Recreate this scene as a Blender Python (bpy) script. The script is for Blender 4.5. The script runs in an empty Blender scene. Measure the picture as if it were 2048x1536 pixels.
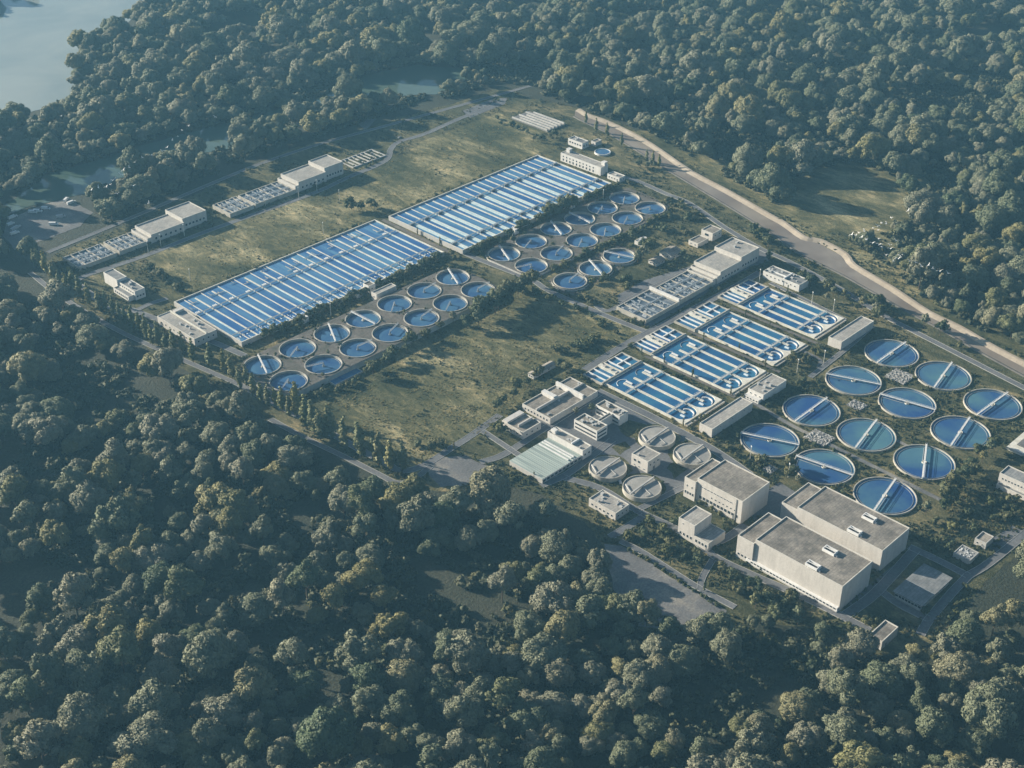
import bpy, bmesh, math, random
import numpy as np
from mathutils import Vector, noise, Matrix

# ------------------------------------------------------------------ camera
HC, FPX, PITCH, AZ = 526.6, 2743.8, math.radians(32.533), math.radians(44.431)
SUN_AZ, SUN_EL = math.radians(112.0), math.radians(19.0)      # direction towards the sun
CAM = Vector((-825*math.cos(AZ), -825*math.sin(AZ), HC))
FW = Vector((math.cos(AZ)*math.cos(PITCH), math.sin(AZ)*math.cos(PITCH), -math.sin(PITCH)))
RT = Vector((math.sin(AZ), -math.cos(AZ), 0))
UP = RT.cross(FW)
sc = bpy.context.scene
cd = bpy.data.cameras.new('camera'); cam = bpy.data.objects.new('camera', cd)
sc.collection.objects.link(cam); sc.camera = cam
cd.sensor_width = 36; cd.lens = 36*FPX/2048; cd.clip_start = 5; cd.clip_end = 20000
cam.location = CAM; cam.rotation_euler = (math.pi/2-PITCH, 0, AZ-math.pi/2)

w = bpy.data.worlds.new('World'); sc.world = w; w.use_nodes = True
nt = w.node_tree
sky = nt.nodes.new('ShaderNodeTexSky'); sky.sky_type = 'NISHITA'; sky.sun_disc = False
sky.sun_elevation = SUN_EL; sky.sun_rotation = math.pi/2-SUN_AZ
sky.air_density = 1.0; sky.dust_density = 1.0; sky.ozone_density = 2.0
nt.links.new(sky.outputs[0], nt.nodes['Background'].inputs[0])
nt.nodes['Background'].inputs[1].default_value = 0.05
sl = bpy.data.lights.new('sun', 'SUN'); so = bpy.data.objects.new('sun', sl)
sc.collection.objects.link(so); sl.energy = 5.0; sl.angle = math.radians(0.6); sl.color = (1, .905, .76)
so.rotation_euler = Vector((math.cos(SUN_AZ)*math.cos(SUN_EL), math.sin(SUN_AZ)*math.cos(SUN_EL), math.sin(SUN_EL))).to_track_quat('Z', 'Y').to_euler()
sc.view_settings.view_transform = 'Standard'; sc.view_settings.look = 'None'
sc.view_settings.exposure = 1.38; sc.view_settings.gamma = 1
HAZE = 0.000088

COL = sc.collection
rnd = random.Random(7); RNG = np.random.default_rng(7)

def at(px, py, z=0.0):
    """photograph pixel (2048 x 1536) -> point of the horizontal plane z"""
    d = RT*((px-1024)/FPX) - UP*((py-768)/FPX) + FW
    t = (z-CAM.z)/d.z
    return CAM + d*t

def proj(p):
    v = Vector(p)-CAM; k = v.dot(FW)
    return 1024+FPX*v.dot(RT)/k, 768-FPX*v.dot(UP)/k, k

# ------------------------------------------------------------------ materials
def mat(name):
    m = bpy.data.materials.new(name); m.use_nodes = True
    return m, m.node_tree, m.node_tree.nodes['Principled BSDF']

def ramp(nt, fac, stops):
    r = nt.nodes.new('ShaderNodeValToRGB'); e = r.color_ramp.elements
    while len(e) < len(stops): e.new(0.5)
    for el, (p, c) in zip(e, stops): el.position = p; el.color = (*c, 1)
    nt.links.new(fac, r.inputs[0]); return r.outputs[0]

def tex_noise(nt, scale, detail=6, rough=.6, vec=None, dist=0):
    n = nt.nodes.new('ShaderNodeTexNoise'); n.inputs['Scale'].default_value = scale
    n.inputs['Detail'].default_value = detail; n.inputs['Roughness'].default_value = rough
    n.inputs['Distortion'].default_value = dist
    if vec is None:
        g = nt.nodes.new('ShaderNodeNewGeometry'); vec = g.outputs['Position']
    nt.links.new(vec, n.inputs['Vector']); return n.outputs['Fac']

def mix(nt, fac, a, b, mode='MIX'):
    m = nt.nodes.new('ShaderNodeMix'); m.data_type = 'RGBA'; m.blend_type = mode
    for s, v in ((m.inputs[0], fac), (m.inputs[6], a), (m.inputs[7], b)):
        if hasattr(v, 'links'): nt.links.new(v, s)
        elif isinstance(v, tuple): s.default_value = (*v, 1)
        else: s.default_value = v
    return m.outputs[2]

def bump(nt, b, h, strength, dist):
    n = nt.nodes.new('ShaderNodeBump'); n.inputs['Strength'].default_value = strength
    n.inputs['Distance'].default_value = dist
    nt.links.new(h, n.inputs['Height']); nt.links.new(n.outputs[0], b.inputs['Normal'])

def surf(name, stops, scale, rough=.85, detail=8, fine=None, bumps=None, spec=.3, nrough=.65):
    m, nt, b = mat(name)
    c = ramp(nt, tex_noise(nt, scale, detail, nrough), stops)
    if fine:
        f = ramp(nt, tex_noise(nt, fine[0], 4, .7), [(.3, (1-fine[1],)*3), (.7, (1+fine[1],)*3)])
        c = mix(nt, 1.0, c, f, 'MULTIPLY')
    nt.links.new(c, b.inputs['Base Color'])
    b.inputs['Roughness'].default_value = rough; b.inputs['Specular IOR Level'].default_value = spec
    if bumps: bump(nt, b, tex_noise(nt, bumps[0], 5, .7), bumps[1], bumps[2])
    return m

M = {}
M['forest_floor'] = surf('forest_floor', [(.3, (.018, .024, .013)), (.55, (.034, .038, .021)), (.8, (.062, .058, .036))], .03, fine=(.6, .45), bumps=(.5, .9, 1.2))
def meadow(name, dark, mid, straw, lo, hi):
    m, nt, b = mat(name)
    g = nt.nodes.new('ShaderNodeNewGeometry')
    mp = nt.nodes.new('ShaderNodeMapping'); mp.inputs['Scale'].default_value = (1, .45, 1); mp.inputs['Rotation'].default_value = (0, 0, .9)
    nt.links.new(g.outputs['Position'], mp.inputs['Vector'])
    c1 = ramp(nt, tex_noise(nt, .022, 9, .68, mp.outputs[0], .6), [(lo, dark), ((lo+hi)/2, mid), (hi, straw)])
    c2 = ramp(nt, tex_noise(nt, .16, 8, .75, mp.outputs[0], 1.0), [(.32, (.38, .46, .40)), (.5, (.9, .93, .85)), (.66, (1.75, 1.6, 1.45))])  # grass mottling; streaks of tree shadow are put into its dark tones too
    c = mix(nt, 1.0, c1, c2, 'MULTIPLY')
    c3 = ramp(nt, tex_noise(nt, .9, 4, .7), [(.3, (.6, .65, .6)), (.7, (1.4, 1.35, 1.3))])
    c = mix(nt, 1.0, c, c3, 'MULTIPLY')
    nt.links.new(c, b.inputs['Base Color']); b.inputs['Roughness'].default_value = .95; b.inputs['Specular IOR Level'].default_value = .1
    bump(nt, b, tex_noise(nt, .6, 6, .75), .9, 1.0)
    return m
M['meadow'] = meadow('meadow', (.05, .056, .03), (.125, .115, .063), (.31, .265, .165), .37, .63)
M['site_ground'] = meadow('site_ground', (.045, .05, .028), (.095, .09, .052), (.23, .19, .115), .36, .68)
M['asphalt'] = surf('asphalt', [(.3, (.085, .088, .092)), (.6, (.13, .132, .135)), (.8, (.19, .185, .175))], .05, fine=(.7, .25))
M['gravel'] = surf('gravel', [(.3, (.085, .086, .088)), (.5, (.135, .133, .13)), (.68, (.26, .235, .19))], .035, fine=(.8, .3), bumps=(.8, .5, .5))
M['platform'] = surf('platform', [(.3, (.075, .07, .062)), (.55, (.125, .113, .098)), (.8, (.22, .195, .15))], .06, fine=(.5, .3))
M['terrace'] = surf('terrace_dirt', [(.3, (.05, .056, .034)), (.45, (.085, .078, .064)), (.6, (.12, .106, .09)), (.8, (.21, .18, .14))], .09, fine=(.7, .35), bumps=(.6, .5, .4))
M['kerb'] = surf('kerb', [(.3, (.28, .275, .26)), (.7, (.4, .39, .36))], .3)
def walls(name, base):
    m, nt, b = mat(name)
    g = nt.nodes.new('ShaderNodeNewGeometry')
    mp = nt.nodes.new('ShaderNodeMapping'); mp.inputs['Scale'].default_value = (1, 1, .18)
    nt.links.new(g.outputs['Position'], mp.inputs['Vector'])
    s = ramp(nt, tex_noise(nt, .35, 6, .65, mp.outputs[0]), [(.25, tuple(x*.8 for x in base)), (.5, base), (.8, tuple(min(.85, x*1.12) for x in base))])
    f = ramp(nt, tex_noise(nt, .9, 4, .7), [(.3, (.88,)*3), (.7, (1.08,)*3)])
    nt.links.new(mix(nt, 1.0, s, f, 'MULTIPLY'), b.inputs['Base Color'])
    b.inputs['Roughness'].default_value = .85; b.inputs['Specular IOR Level'].default_value = .25
    return m
M['wall'] = walls('wall_render', (.47, .445, .405))
M['wall_white'] = walls('wall_white', (.56, .545, .51))
M['wall_grey'] = walls('wall_grey', (.40, .385, .355))
M['sand'] = surf('sandy_concrete', [(.3, (.24, .20, .15)), (.6, (.33, .28, .215)), (.8, (.40, .345, .27))], .06, fine=(.5, .15))
M['conc'] = surf('concrete', [(.3, (.30, .295, .28)), (.6, (.43, .42, .39)), (.8, (.55, .53, .48))], .15, fine=(.9, .12))
M['conc_rim'] = surf('concrete_rim', [(.3, (.27, .255, .215)), (.6, (.40, .375, .32)), (.8, (.52, .485, .42))], .2, fine=(.9, .15))
M['white'] = surf('white_paint', [(.3, (.52, .52, .50)), (.7, (.70, .69, .66))], .4, rough=.5)
M['cream'] = surf('cream_concrete', [(.25, (.38, .36, .29)), (.5, (.52, .50, .43)), (.8, (.66, .64, .58))], .25, fine=(.8, .12))
M['pale_cover'] = surf('pale_cover', [(.3, (.36, .46, .47)), (.7, (.55, .62, .58))], .2, rough=.6, fine=(.7, .15))
M['walkway'] = surf('walkway', [(.3, (.13, .16, .19)), (.7, (.23, .26, .28))], .3)
M['dark'] = surf('dark_opening', [(.3, (.02, .022, .025)), (.7, (.04, .042, .045))], .5, rough=.4)
M['metal'] = surf('grey_metal', [(.3, (.28, .30, .31)), (.7, (.42, .43, .43))], .5, rough=.45)
M['rust'] = surf('weathered_post', [(.3, (.10, .07, .045)), (.7, (.19, .14, .09))], .9)
M['bark'] = surf('bark', [(.3, (.06, .045, .03)), (.7, (.13, .10, .07))], .8)
M['foam'] = surf('foam', [(.3, (.42, .5, .54)), (.7, (.62, .67, .68))], 1.0)
def roofmat(name, a, b_, c):
    m, nt, b = mat(name)
    s = ramp(nt, tex_noise(nt, .09, 9, .75), [(.36, a), (.5, b_), (.64, c)])
    g = nt.nodes.new('ShaderNodeNewGeometry')
    br = nt.nodes.new('ShaderNodeTexBrick'); br.inputs['Scale'].default_value = .14; br.inputs['Mortar Size'].default_value = .012
    br.inputs['Color1'].default_value = (.86, .86, .86, 1); br.inputs['Color2'].default_value = (1.1, 1.09, 1.06, 1); br.inputs['Mortar'].default_value = (.6, .6, .6, 1)
    nt.links.new(g.outputs['Position'], br.inputs['Vector'])
    f = ramp(nt, tex_noise(nt, .7, 5, .75), [(.3, (.82,)*3), (.7, (1.15,)*3)])
    k = mix(nt, 1.0, mix(nt, 1.0, s, br.outputs['Color'], 'MULTIPLY'), f, 'MULTIPLY')
    nt.links.new(k, b.inputs['Base Color']); b.inputs['Roughness'].default_value = .9; b.inputs['Specular IOR Level'].default_value = .2
    return m
M['roof'] = roofmat('roof_felt', (.125, .115, .10), (.205, .187, .162), (.31, .28, .238))
M['roof_light'] = roofmat('roof_light', (.24, .23, .21), (.31, .296, .27), (.37, .35, .315))
M['roof_dark'] = roofmat('roof_dark', (.14, .15, .155), (.20, .205, .205), (.26, .26, .25))
def water(name, c1, c2, scale, rough=.06, wav=.35, dist=.12, stretch=None):
    m, nt, b = mat(name)
    g = nt.nodes.new('ShaderNodeTexCoord'); oi = nt.nodes.new('ShaderNodeObjectInfo')
    va = nt.nodes.new('ShaderNodeVectorMath'); va.operation = 'ADD'
    nt.links.new(g.outputs['Object'], va.inputs[0]); nt.links.new(oi.outputs['Location'], va.inputs[1])
    vec = va.outputs[0]
    if stretch:
        mp = nt.nodes.new('ShaderNodeMapping'); mp.inputs['Scale'].default_value = (*stretch, 1); nt.links.new(vec, mp.inputs['Vector']); vec = mp.outputs[0]
    nt.links.new(ramp(nt, tex_noise(nt, scale, 4, .55, vec, .5), [(.36, c1), (.68, c2)]), b.inputs['Base Color'])
    b.inputs['Roughness'].default_value = rough; b.inputs['IOR'].default_value = 1.33
    bump(nt, b, tex_noise(nt, wav, 3, .6), .12, dist)
    return m
M['w_big'] = water('tank_water', (.02, .062, .18), (.075, .165, .195), .028)
M['w_small'] = water('small_tank_water', (.025, .07, .17), (.06, .14, .22), .05)
M['w_basin'] = water('basin_water', (.03, .095, .24), (.10, .22, .33), .03, stretch=(4, .4))
M['w_basin_pale'] = water('pale_basin_water', (.025, .09, .23), (.10, .22, .32), .03, stretch=(4, .4))
M['w_aer'] = water('aeration_water', (.014, .065, .18), (.035, .14, .23), .03)
M['w_filter'] = water('filter_water', (.04, .06, .085), (.15, .17, .19), .12, .2)
M['lake'] = water('lake_water', (.19, .22, .205), (.26, .28, .25), .01, .05, .3, .05)  # sky glare on the lake is painted in as a paler base colour
M['river'] = water('river_water', (.055, .085, .065), (.085, .115, .09), .01, .05, .3, .05)
M['w_canal'] = water('canal_water', (.16, .13, .105), (.24, .205, .165), .03, .35)
M['digester'] = surf('digester_cover', [(.3, (.20, .195, .18)), (.6, (.27, .262, .24)), (.8, (.33, .315, .285))], .12, fine=(.8, .12))
def glassroof():
    m, nt, b = mat('ribbed_glass')
    g = nt.nodes.new('ShaderNodeNewGeometry')
    mp = nt.nodes.new('ShaderNodeMapping'); mp.inputs['Scale'].default_value = (1, .02, 1)
    nt.links.new(g.outputs['Position'], mp.inputs['Vector'])
    c = ramp(nt, tex_noise(nt, .55, 3, .6, mp.outputs[0]), [(.3, (.13, .16, .155)), (.5, (.27, .315, .285)), (.7, (.42, .455, .41))])
    nt.links.new(c, b.inputs['Base Color']); b.inputs['Roughness'].default_value = .3
    return m
M['glass_roof'] = glassroof()
M['glass'] = mat('window_glass')[0]
_b = M['glass'].node_tree.nodes['Principled BSDF']; _b.inputs['Base Color'].default_value = (.03, .038, .045, 1); _b.inputs['Roughness'].default_value = .12
def foliage(name, a, b_, c, transl=.12):
    m, nt, b = mat(name)
    oi = nt.nodes.new('ShaderNodeObjectInfo')
    base = ramp(nt, oi.outputs['Random'], [(0, a), (.35, b_), (.7, c), (.85, tuple(x*y for x, y in zip(b_, (1.3, 1.12, .75)))), (1, tuple(x*y for x, y in zip(a, (.75, .85, .8))))])
    f = ramp(nt, tex_noise(nt, .8, 3, .8), [(.3, (.70, .74, .70)), (.7, (1.3, 1.27, 1.25))])
    col = mix(nt, 1.0, base, f, 'MULTIPLY')
    nt.links.new(col, b.inputs['Base Color']); b.inputs['Roughness'].default_value = .7; b.inputs['Specular IOR Level'].default_value = .25
    tr = nt.nodes.new('ShaderNodeBsdfTranslucent'); ms = nt.nodes.new('ShaderNodeMixShader'); ms.inputs[0].default_value = transl
    nt.links.new(col, tr.inputs[0]); nt.links.new(b.outputs[0], ms.inputs[1]); nt.links.new(tr.outputs[0], ms.inputs[2])
    nt.links.new(ms.outputs[0], nt.nodes['Material Output'].inputs['Surface'])
    return m
M['leaf'] = foliage('tree_leaves', (.095, .112, .062), (.14, .148, .092), (.18, .175, .122))
M['leaf_poplar'] = foliage('poplar_leaves', (.13, .145, .07), (.155, .165, .082), (.18, .175, .09))
M['leaf_bush'] = foliage('bush_leaves', (.045, .06, .028), (.065, .078, .036), (.10, .095, .042))
M['leaf_under'] = foliage('undergrowth_leaves', (.035, .046, .024), (.055, .064, .034), (.08, .082, .045))
M['straw'] = foliage('dry_grass', (.12, .12, .058), (.19, .175, .095), (.27, .235, .14), .45)

# ------------------------------------------------------------------ mesh helpers
class MB:
    def __init__(s): s.v = []; s.f = []; s.m = []
    def quad(s, pts, mi=0):
        n = len(s.v); s.v += [tuple(p) for p in pts]; s.f.append(tuple(range(n, n+len(pts)))); s.m.append(mi)
    def box(s, x0, x1, y0, y1, z0, z1, mi=0, top=True, bottom=False):
        a = [(x0, y0), (x1, y0), (x1, y1), (x0, y1)]
        for i in range(4):
            p, q = a[i], a[(i+1) % 4]
            s.quad([(*p, z0), (*q, z0), (*q, z1), (*p, z1)], mi)
        if top: s.quad([(*p, z1) for p in a], mi)
        if bottom: s.quad([(*p, z0) for p in reversed(a)], mi)
    def beam(s, a, b, wd, z0, z1, mi=0):
        a, b = Vector(a[:2]), Vector(b[:2]); d = (b-a).normalized(); n = Vector((-d.y, d.x))*wd/2
        c = [a-n, b-n, b+n, a+n]
        for i in range(4):
            p, q = c[i], c[(i+1) % 4]
            s.quad([(*p, z0), (*q, z0), (*q, z1), (*p, z1)], mi)
        s.quad([(*p, z1) for p in c], mi); s.quad([(*p, z0) for p in reversed(c)], mi)
    def ring(s, cx, cy, r0, r1, z0, z1, zi, n=64, mi=0, a0=0, a1=2*math.pi):
        """wall ring: outer side z0..z1, top, inner side down to zi"""
        closed = abs(a1-a0) > 6.28
        k = n if closed else n+1
        A = [a0+(a1-a0)*i/n for i in range(k)]
        P = lambda r, z: [(cx+r*math.cos(t), cy+r*math.sin(t), z) for t in A]
        o0, o1, i1, i0 = P(r1, z0), P(r1, z1), P(r0, z1), P(r0, zi)
        for i in range(n):
            j = (i+1) % k
            s.quad([o0[i], o0[j], o1[j], o1[i]], mi); s.quad([o1[i], o1[j], i1[j], i1[i]], mi); s.quad([i1[i], i1[j], i0[j], i0[i]], mi)
        if not closed:
            s.quad([o0[0], o1[0], i1[0], i0[0]], mi); s.quad([o0[-1], i0[-1], i1[-1], o1[-1]], mi)
    def disc(s, cx, cy, r, z, n=64, mi=0):
        s.quad([(cx+r*math.cos(2*math.pi*i/n), cy+r*math.sin(2*math.pi*i/n), z) for i in range(n)], mi)
    def cyl(s, cx, cy, r0, r1, z0, z1, n=10, mi=0):
        P = [(math.cos(2*math.pi*i/n), math.sin(2*math.pi*i/n)) for i in range(n)]
        for i in range(n):
            p, q = P[i], P[(i+1) % n]
            s.quad([(cx+r0*p[0], cy+r0*p[1], z0), (cx+r0*q[0], cy+r0*q[1], z0), (cx+r1*q[0], cy+r1*q[1], z1), (cx+r1*p[0], cy+r1*p[1], z1)], mi)
        s.quad([(cx+r1*p[0], cy+r1*p[1], z1) for p in P], mi)
    def mesh(s, name, mats):
        me = bpy.data.meshes.new(name); me.from_pydata(s.v, [], s.f)
        for m in (mats if isinstance(mats, (list, tuple)) else [mats]): me.materials.append(M[m] if isinstance(m, str) else m)
        me.polygons.foreach_set('material_index', s.m); me.update()
        return me
    def build(s, name, mats, parent=None, loc=(0, 0, 0)):
        return link(name, s.mesh(name, mats), parent, loc)

def link(name, me, parent=None, loc=(0, 0, 0), rz=0):
    o = bpy.data.objects.new(name, me); COL.objects.link(o); o.location = loc; o.rotation_euler = (0, 0, rz)
    if parent: o.parent = parent
    return o
def tag(o, label=None, cat=None, group=None, kind=None):
    for k, v in (('label', label), ('category', cat), ('group', group), ('kind', kind)):
        if v: o[k] = v
    return o
def thing(name, label, cat, loc=(0, 0, 0), group=None, rz=0):
    o = bpy.data.objects.new(name, None); COL.objects.link(o); o.location = loc; o.rotation_euler = (0, 0, rz); o.empty_display_size = 1
    return tag(o, label, cat, group)
def dup(root, loc, rz=0, scale=1.0, label=None, group=None):
    r = root.copy(); COL.objects.link(r); r.location = loc; r.rotation_euler = (0, 0, rz); r.scale = (scale,)*3
    if label: r['label'] = label
    if group: r['group'] = group
    for ch in root.children:
        c = ch.copy(); COL.objects.link(c); c.parent = r
        for g in ch.children:
            d = g.copy(); COL.objects.link(d); d.parent = c
    return r

BLOCK_R, BLOCK_C, BLOCK_L = [], [], []      # occupied rectangles, circles, lines (for planting)
def free(x, y, mg=1.0):
    for a, b, c, d in BLOCK_R:
        if a-mg < x < b+mg and c-mg < y < d+mg: return False
    for cx, cy, r in BLOCK_C:
        if (x-cx)**2+(y-cy)**2 < (r+mg)**2: return False
    for pts, hw in BLOCK_L:
        for (ax, ay), (bx, by) in zip(pts, pts[1:]):
            dx, dy = bx-ax, by-ay; t = max(0, min(1, ((x-ax)*dx+(y-ay)*dy)/(dx*dx+dy*dy+1e-9)))
            if (x-ax-t*dx)**2+(y-ay-t*dy)**2 < (hw+mg)**2: return False
    return True
def inside(px, py, poly):
    r = False; j = len(poly)-1
    for i in range(len(poly)):
        xi, yi = poly[i]; xj, yj = poly[j]
        if (yi > py) != (yj > py) and px < (xj-xi)*(py-yi)/(yj-yi)+xi: r = not r
        j = i
    return r

# ------------------------------------------------------------------ ground, roads, water
def sheet(name, poly, z, m, label=None):
    P = [at(x, y).xy for x, y in poly]
    if m in ('gravel', 'meadow', 'site_ground', 'terrace') or name in ('lake', 'river'):
        Q = []; amp = {'gravel': 1.6, 'terrace': 1.5}.get(m, 3.0)
        for a, b in zip(P, P[1:]+P[:1]):
            k = max(1, int((b-a).length/5))
            for i in range(k):
                q = a.lerp(b, i/k); f = amp*noise.noise(Vector((q.x*.09, q.y*.09, 4)))+amp*.6*noise.noise(Vector((q.x*.3, q.y*.3, 8))); d = (b-a).normalized()
                Q.append(q+Vector((-d.y, d.x))*f)
        P = Q
    mb = MB(); mb.quad([(*p, z) for p in P])
    me = mb.mesh(name, m)
    o = link(name, me); tag(o, None, None, None, 'structure')
    if me.polygons[0].normal.z < 0: me.flip_normals()
    return o
g = MB(); g.quad([(-1500, -1500, 0), (1900, -1500, 0), (1900, 1900, 0), (-1500, 1900, 0)])
tag(g.build('ground', 'forest_floor'), kind='structure')

SITE = [(85, 530), (120, 502), (205, 470), (400, 385), (560, 305), (700, 268), (790, 238), (930, 200), (1010, 172), (1060, 196), (1150, 214), (1250, 250), (1330, 295),
        (1420, 348), (1540, 420), (1600, 445), (1690, 470), (1760, 505), (1800, 560), (1900, 640), (2100, 740), (2120, 1060), (2010, 1130), (1930, 1210), (1860, 1290), (1790, 1320), (1700, 1300),
        (1630, 1260), (1520, 1240), (1440, 1262), (1275, 1262), (1232, 1180), (1205, 1085), (1165, 1045), (1085, 988), (1000, 972), (900, 985), (800, 972), (690, 915), (600, 870), (480, 800), (370, 742), (250, 665), (110, 575)]
sheet('ground_site', SITE, .06, 'site_ground')
sheet('meadow', [(290, 545), (300, 505), (560, 405), (690, 360), (800, 320), (840, 285), (1000, 225), (1130, 290), (1075, 308), (775, 428), (750, 436), (345, 600)], .10, 'meadow')
sheet('meadow', [(585, 800), (700, 760), (850, 660), (960, 590), (1060, 565), (1290, 668), (1180, 720), (1050, 790), (1010, 850), (900, 905), (830, 935), (720, 890), (640, 850)], .10, 'meadow')
sheet('meadow', [(1250, 262), (1420, 350), (1602, 480), (1690, 512), (1800, 600), (1960, 685), (2100, 760), (2100, 680), (1910, 610), (1850, 530), (1880, 450), (1850, 330), (1700, 290), (1560, 330), (1440, 325), (1300, 262)], .14, 'meadow')
sheet('yard', [(1208, 1088), (1245, 1092), (1330, 1145), (1455, 1222), (1440, 1248), (1350, 1262), (1268, 1250), (1228, 1180)], .12, 'gravel')
sheet('yard', [(845, 935), (872, 915), (930, 912), (985, 935), (965, 965), (880, 975)], .12, 'gravel')
sheet('yard', [(1820, 1100), (1800, 1120), (1700, 1200), (1695, 1222), (1730, 1205), (1765, 1168), (1830, 1110)], .11, 'asphalt')
sheet('yard', [(1486, 1005), (1560, 965), (1600, 990), (1560, 1030), (1580, 1045), (1545, 1060), (1520, 1055)], .11, 'asphalt')
sheet('yard', [(1985, 1076), (2025, 1052), (2045, 1062), (1995, 1106), (1972, 1092)], .11, 'asphalt')
sheet('yard', [(1065, 840), (1200, 785), (1290, 836), (1390, 882), (1450, 920), (1390, 975), (1290, 1010), (1230, 960), (1195, 930), (1170, 905), (1100, 870)], .09, 'asphalt')
sheet('yard', [(5, 470), (15, 440), (70, 415), (135, 396), (185, 425), (160, 452), (95, 478), (30, 500)], .12, 'gravel')
sheet('yard', [(1235, 590), (1290, 560), (1520, 490), (1540, 520), (1480, 545), (1300, 655), (1240, 625)], .09, 'asphalt')
sheet('yard', [(715, 245), (745, 230), (755, 238), (730, 262)], .12, 'gravel')

def smooth(pts, n=4):
    P = [Vector(p) for p in pts]; P = [P[0]*2-P[1]]+P+[P[-1]*2-P[-2]]; out = []
    for i in range(1, len(P)-2):
        for k in range(n):
            t = k/n; a, b, c, d = P[i-1:i+3]
            out.append(.5*((2*b)+(c-a)*t+(2*a-5*b+4*c-d)*t*t+(3*b-a-3*c+d)*t**3))
    out.append(P[-2]); return out
RZ = [.16]
def road(name, pxs, wd, m='asphalt', kerb=True):
    RZ[0] += .006; z = RZ[0]
    pts = smooth([at(x, y).xy for x, y in pxs])
    BLOCK_L.append(([tuple(p) for p in pts], wd/2+.4))
    N = []
    for i in range(len(pts)):
        d = (pts[min(i+1, len(pts)-1)]-pts[max(i-1, 0)]).normalized(); N.append(Vector((-d.y, d.x)))
    mb = MB(); o = lambda i, s, zz: (*(pts[i]+N[i]*s), zz)
    for i in range(len(pts)-1):
        h = wd/2
        mb.quad([o(i, -h, z), o(i+1, -h, z), o(i+1, h, z), o(i, h, z)], 0)
        if kerb:
            for s in (-1, 1):
                a, b = h*s, (h+.22)*s
                q = [o(i, a, z+.12), o(i+1, a, z+.12), o(i+1, b, z+.12), o(i, b, z+.12)]
                mb.quad(q if s < 0 else q[::-1], 1)
                mb.quad([o(i, a, z), o(i+1, a, z), o(i+1, a, z+.12), o(i, a, z+.12)], 1)
                mb.quad([o(i, b, 0), o(i+1, b, 0), o(i+1, b, z+.12), o(i, b, z+.12)], 1)
    tag(mb.build(name, [m, 'kerb']), kind='structure')
road('road', [(60, 545), (110, 585), (180, 630), (250, 668), (320, 700), (400, 735), (480, 770)], 4)
road('road', [(480, 770), (545, 805), (606, 836), (660, 866), (716, 897), (770, 925), (803, 942), (850, 930), (905, 895), (940, 873), (1000, 830)], 5)
road('road', [(540, 838), (606, 874), (683, 911), (758, 949), (795, 966), (830, 957), (862, 932)], 4)
road('road', [(150, 565), (170, 552), (230, 532), (300, 508), (400, 468), (520, 425), (600, 397), (650, 377), (700, 353), (745, 335), (775, 318), (782, 298), (800, 283), (850, 268), (920, 237), (1005, 205)], 5)
road('road', [(95, 505), (200, 462), (300, 420), (400, 377), (520, 328), (640, 288), (760, 255), (880, 222), (1010, 186), (1060, 172)], 4.5)
sheet('yard', [(925, 222), (985, 198), (1015, 196), (1010, 208), (940, 236)], .15, 'asphalt')
road('road', [(150, 565), (180, 588), (215, 610), (270, 640), (310, 655)], 6)
road('road', [(265, 625), (300, 608), (335, 597)], 4)
road('road', [(260, 618), (330, 645), (440, 690), (490, 712)], 5)
road('road', [(905, 496), (960, 520), (1062, 560), (1100, 583), (1212, 632), (1290, 663)], 5)
road('road', [(1192, 612), (1212, 622), (1240, 612), (1275, 590), (1370, 545)], 4)
road('road', [(1170, 740), (1250, 690), (1330, 648), (1450, 585), (1520, 545)], 6)
road('road', [(1235, 352), (1274, 362), (1330, 387), (1379, 407), (1449, 455), (1520, 497), (1575, 522), (1675, 575), (1740, 615), (1783, 640), (1910, 705), (2060, 782)], 5)
road('road', [(1195, 782), (1300, 832), (1400, 885), (1450, 915), (1500, 950)], 6)
road('road', [(1200, 787), (1100, 850), (1010, 908), (960, 925)], 5)
road('road', [(965, 862), (1010, 892), (1060, 925), (1110, 955)], 4)
road('road', [(1082, 972), (1132, 950), (1180, 915), (1225, 880)], 5)
road('road', [(1125, 955), (1200, 977), (1275, 1022), (1350, 1057), (1400, 1090), (1435, 1117), (1500, 1148), (1612, 1197), (1690, 1236), (1740, 1262)], 5)
road('road', [(1240, 1082), (1290, 1108), (1390, 1172), (1470, 1215)], 4)
road('road', [(1220, 1075), (1258, 1052), (1290, 1032)], 5)
road('road', [(1275, 1020), (1320, 998), (1366, 975)], 4)
road('road', [(1400, 1180), (1405, 1155), (1425, 1120)], 3.5)
road('road', [(1410, 1095), (1455, 1075), (1490, 1050)], 5)
road('road', [(1690, 1232), (1735, 1200), (1765, 1172), (1830, 1100)], 6)
road('road', [(1818, 1094), (1870, 1118), (1936, 1152)], 5)
road('road', [(1936, 1152), (1900, 1190), (1858, 1240), (1840, 1270)], 5)
road('road', [(1765, 1185), (1800, 1210), (1856, 1238)], 5)
road('road', [(1936, 1152), (1980, 1125), (2060, 1060)], 5)
road('road', [(1490, 795), (1560, 838), (1600, 860), (1680, 900), (1790, 955), (1880, 1000)], 3.5, 'gravel', False)
road('road', [(1620, 755), (1690, 700), (1745, 652)], 3.5)
road('road', [(1690, 640), (1610, 600), (1540, 566)], 3.5)
road('road', [(1600, 700), (1640, 720), (1640, 735), (1700, 690)], 3, 'gravel', False)
road('road', [(1700, 845), (1790, 880), (1870, 925)], 3, 'gravel', False)
for (a, b) in (((1290, 712), (1470, 795)), ((1376, 662), (1560, 745)), ((1462, 615), (1640, 690))):     # service paths between the aeration basins
    road('path', [a, ((a[0]+b[0])/2, (a[1]+b[1])/2), b], 3, 'platform', False)
road('path', [(765, 440), (830, 472), (905, 508)], 4, 'platform', False)
road('path', [(700, 975), (760, 1000)], 1.0, 'platform', False)

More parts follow.
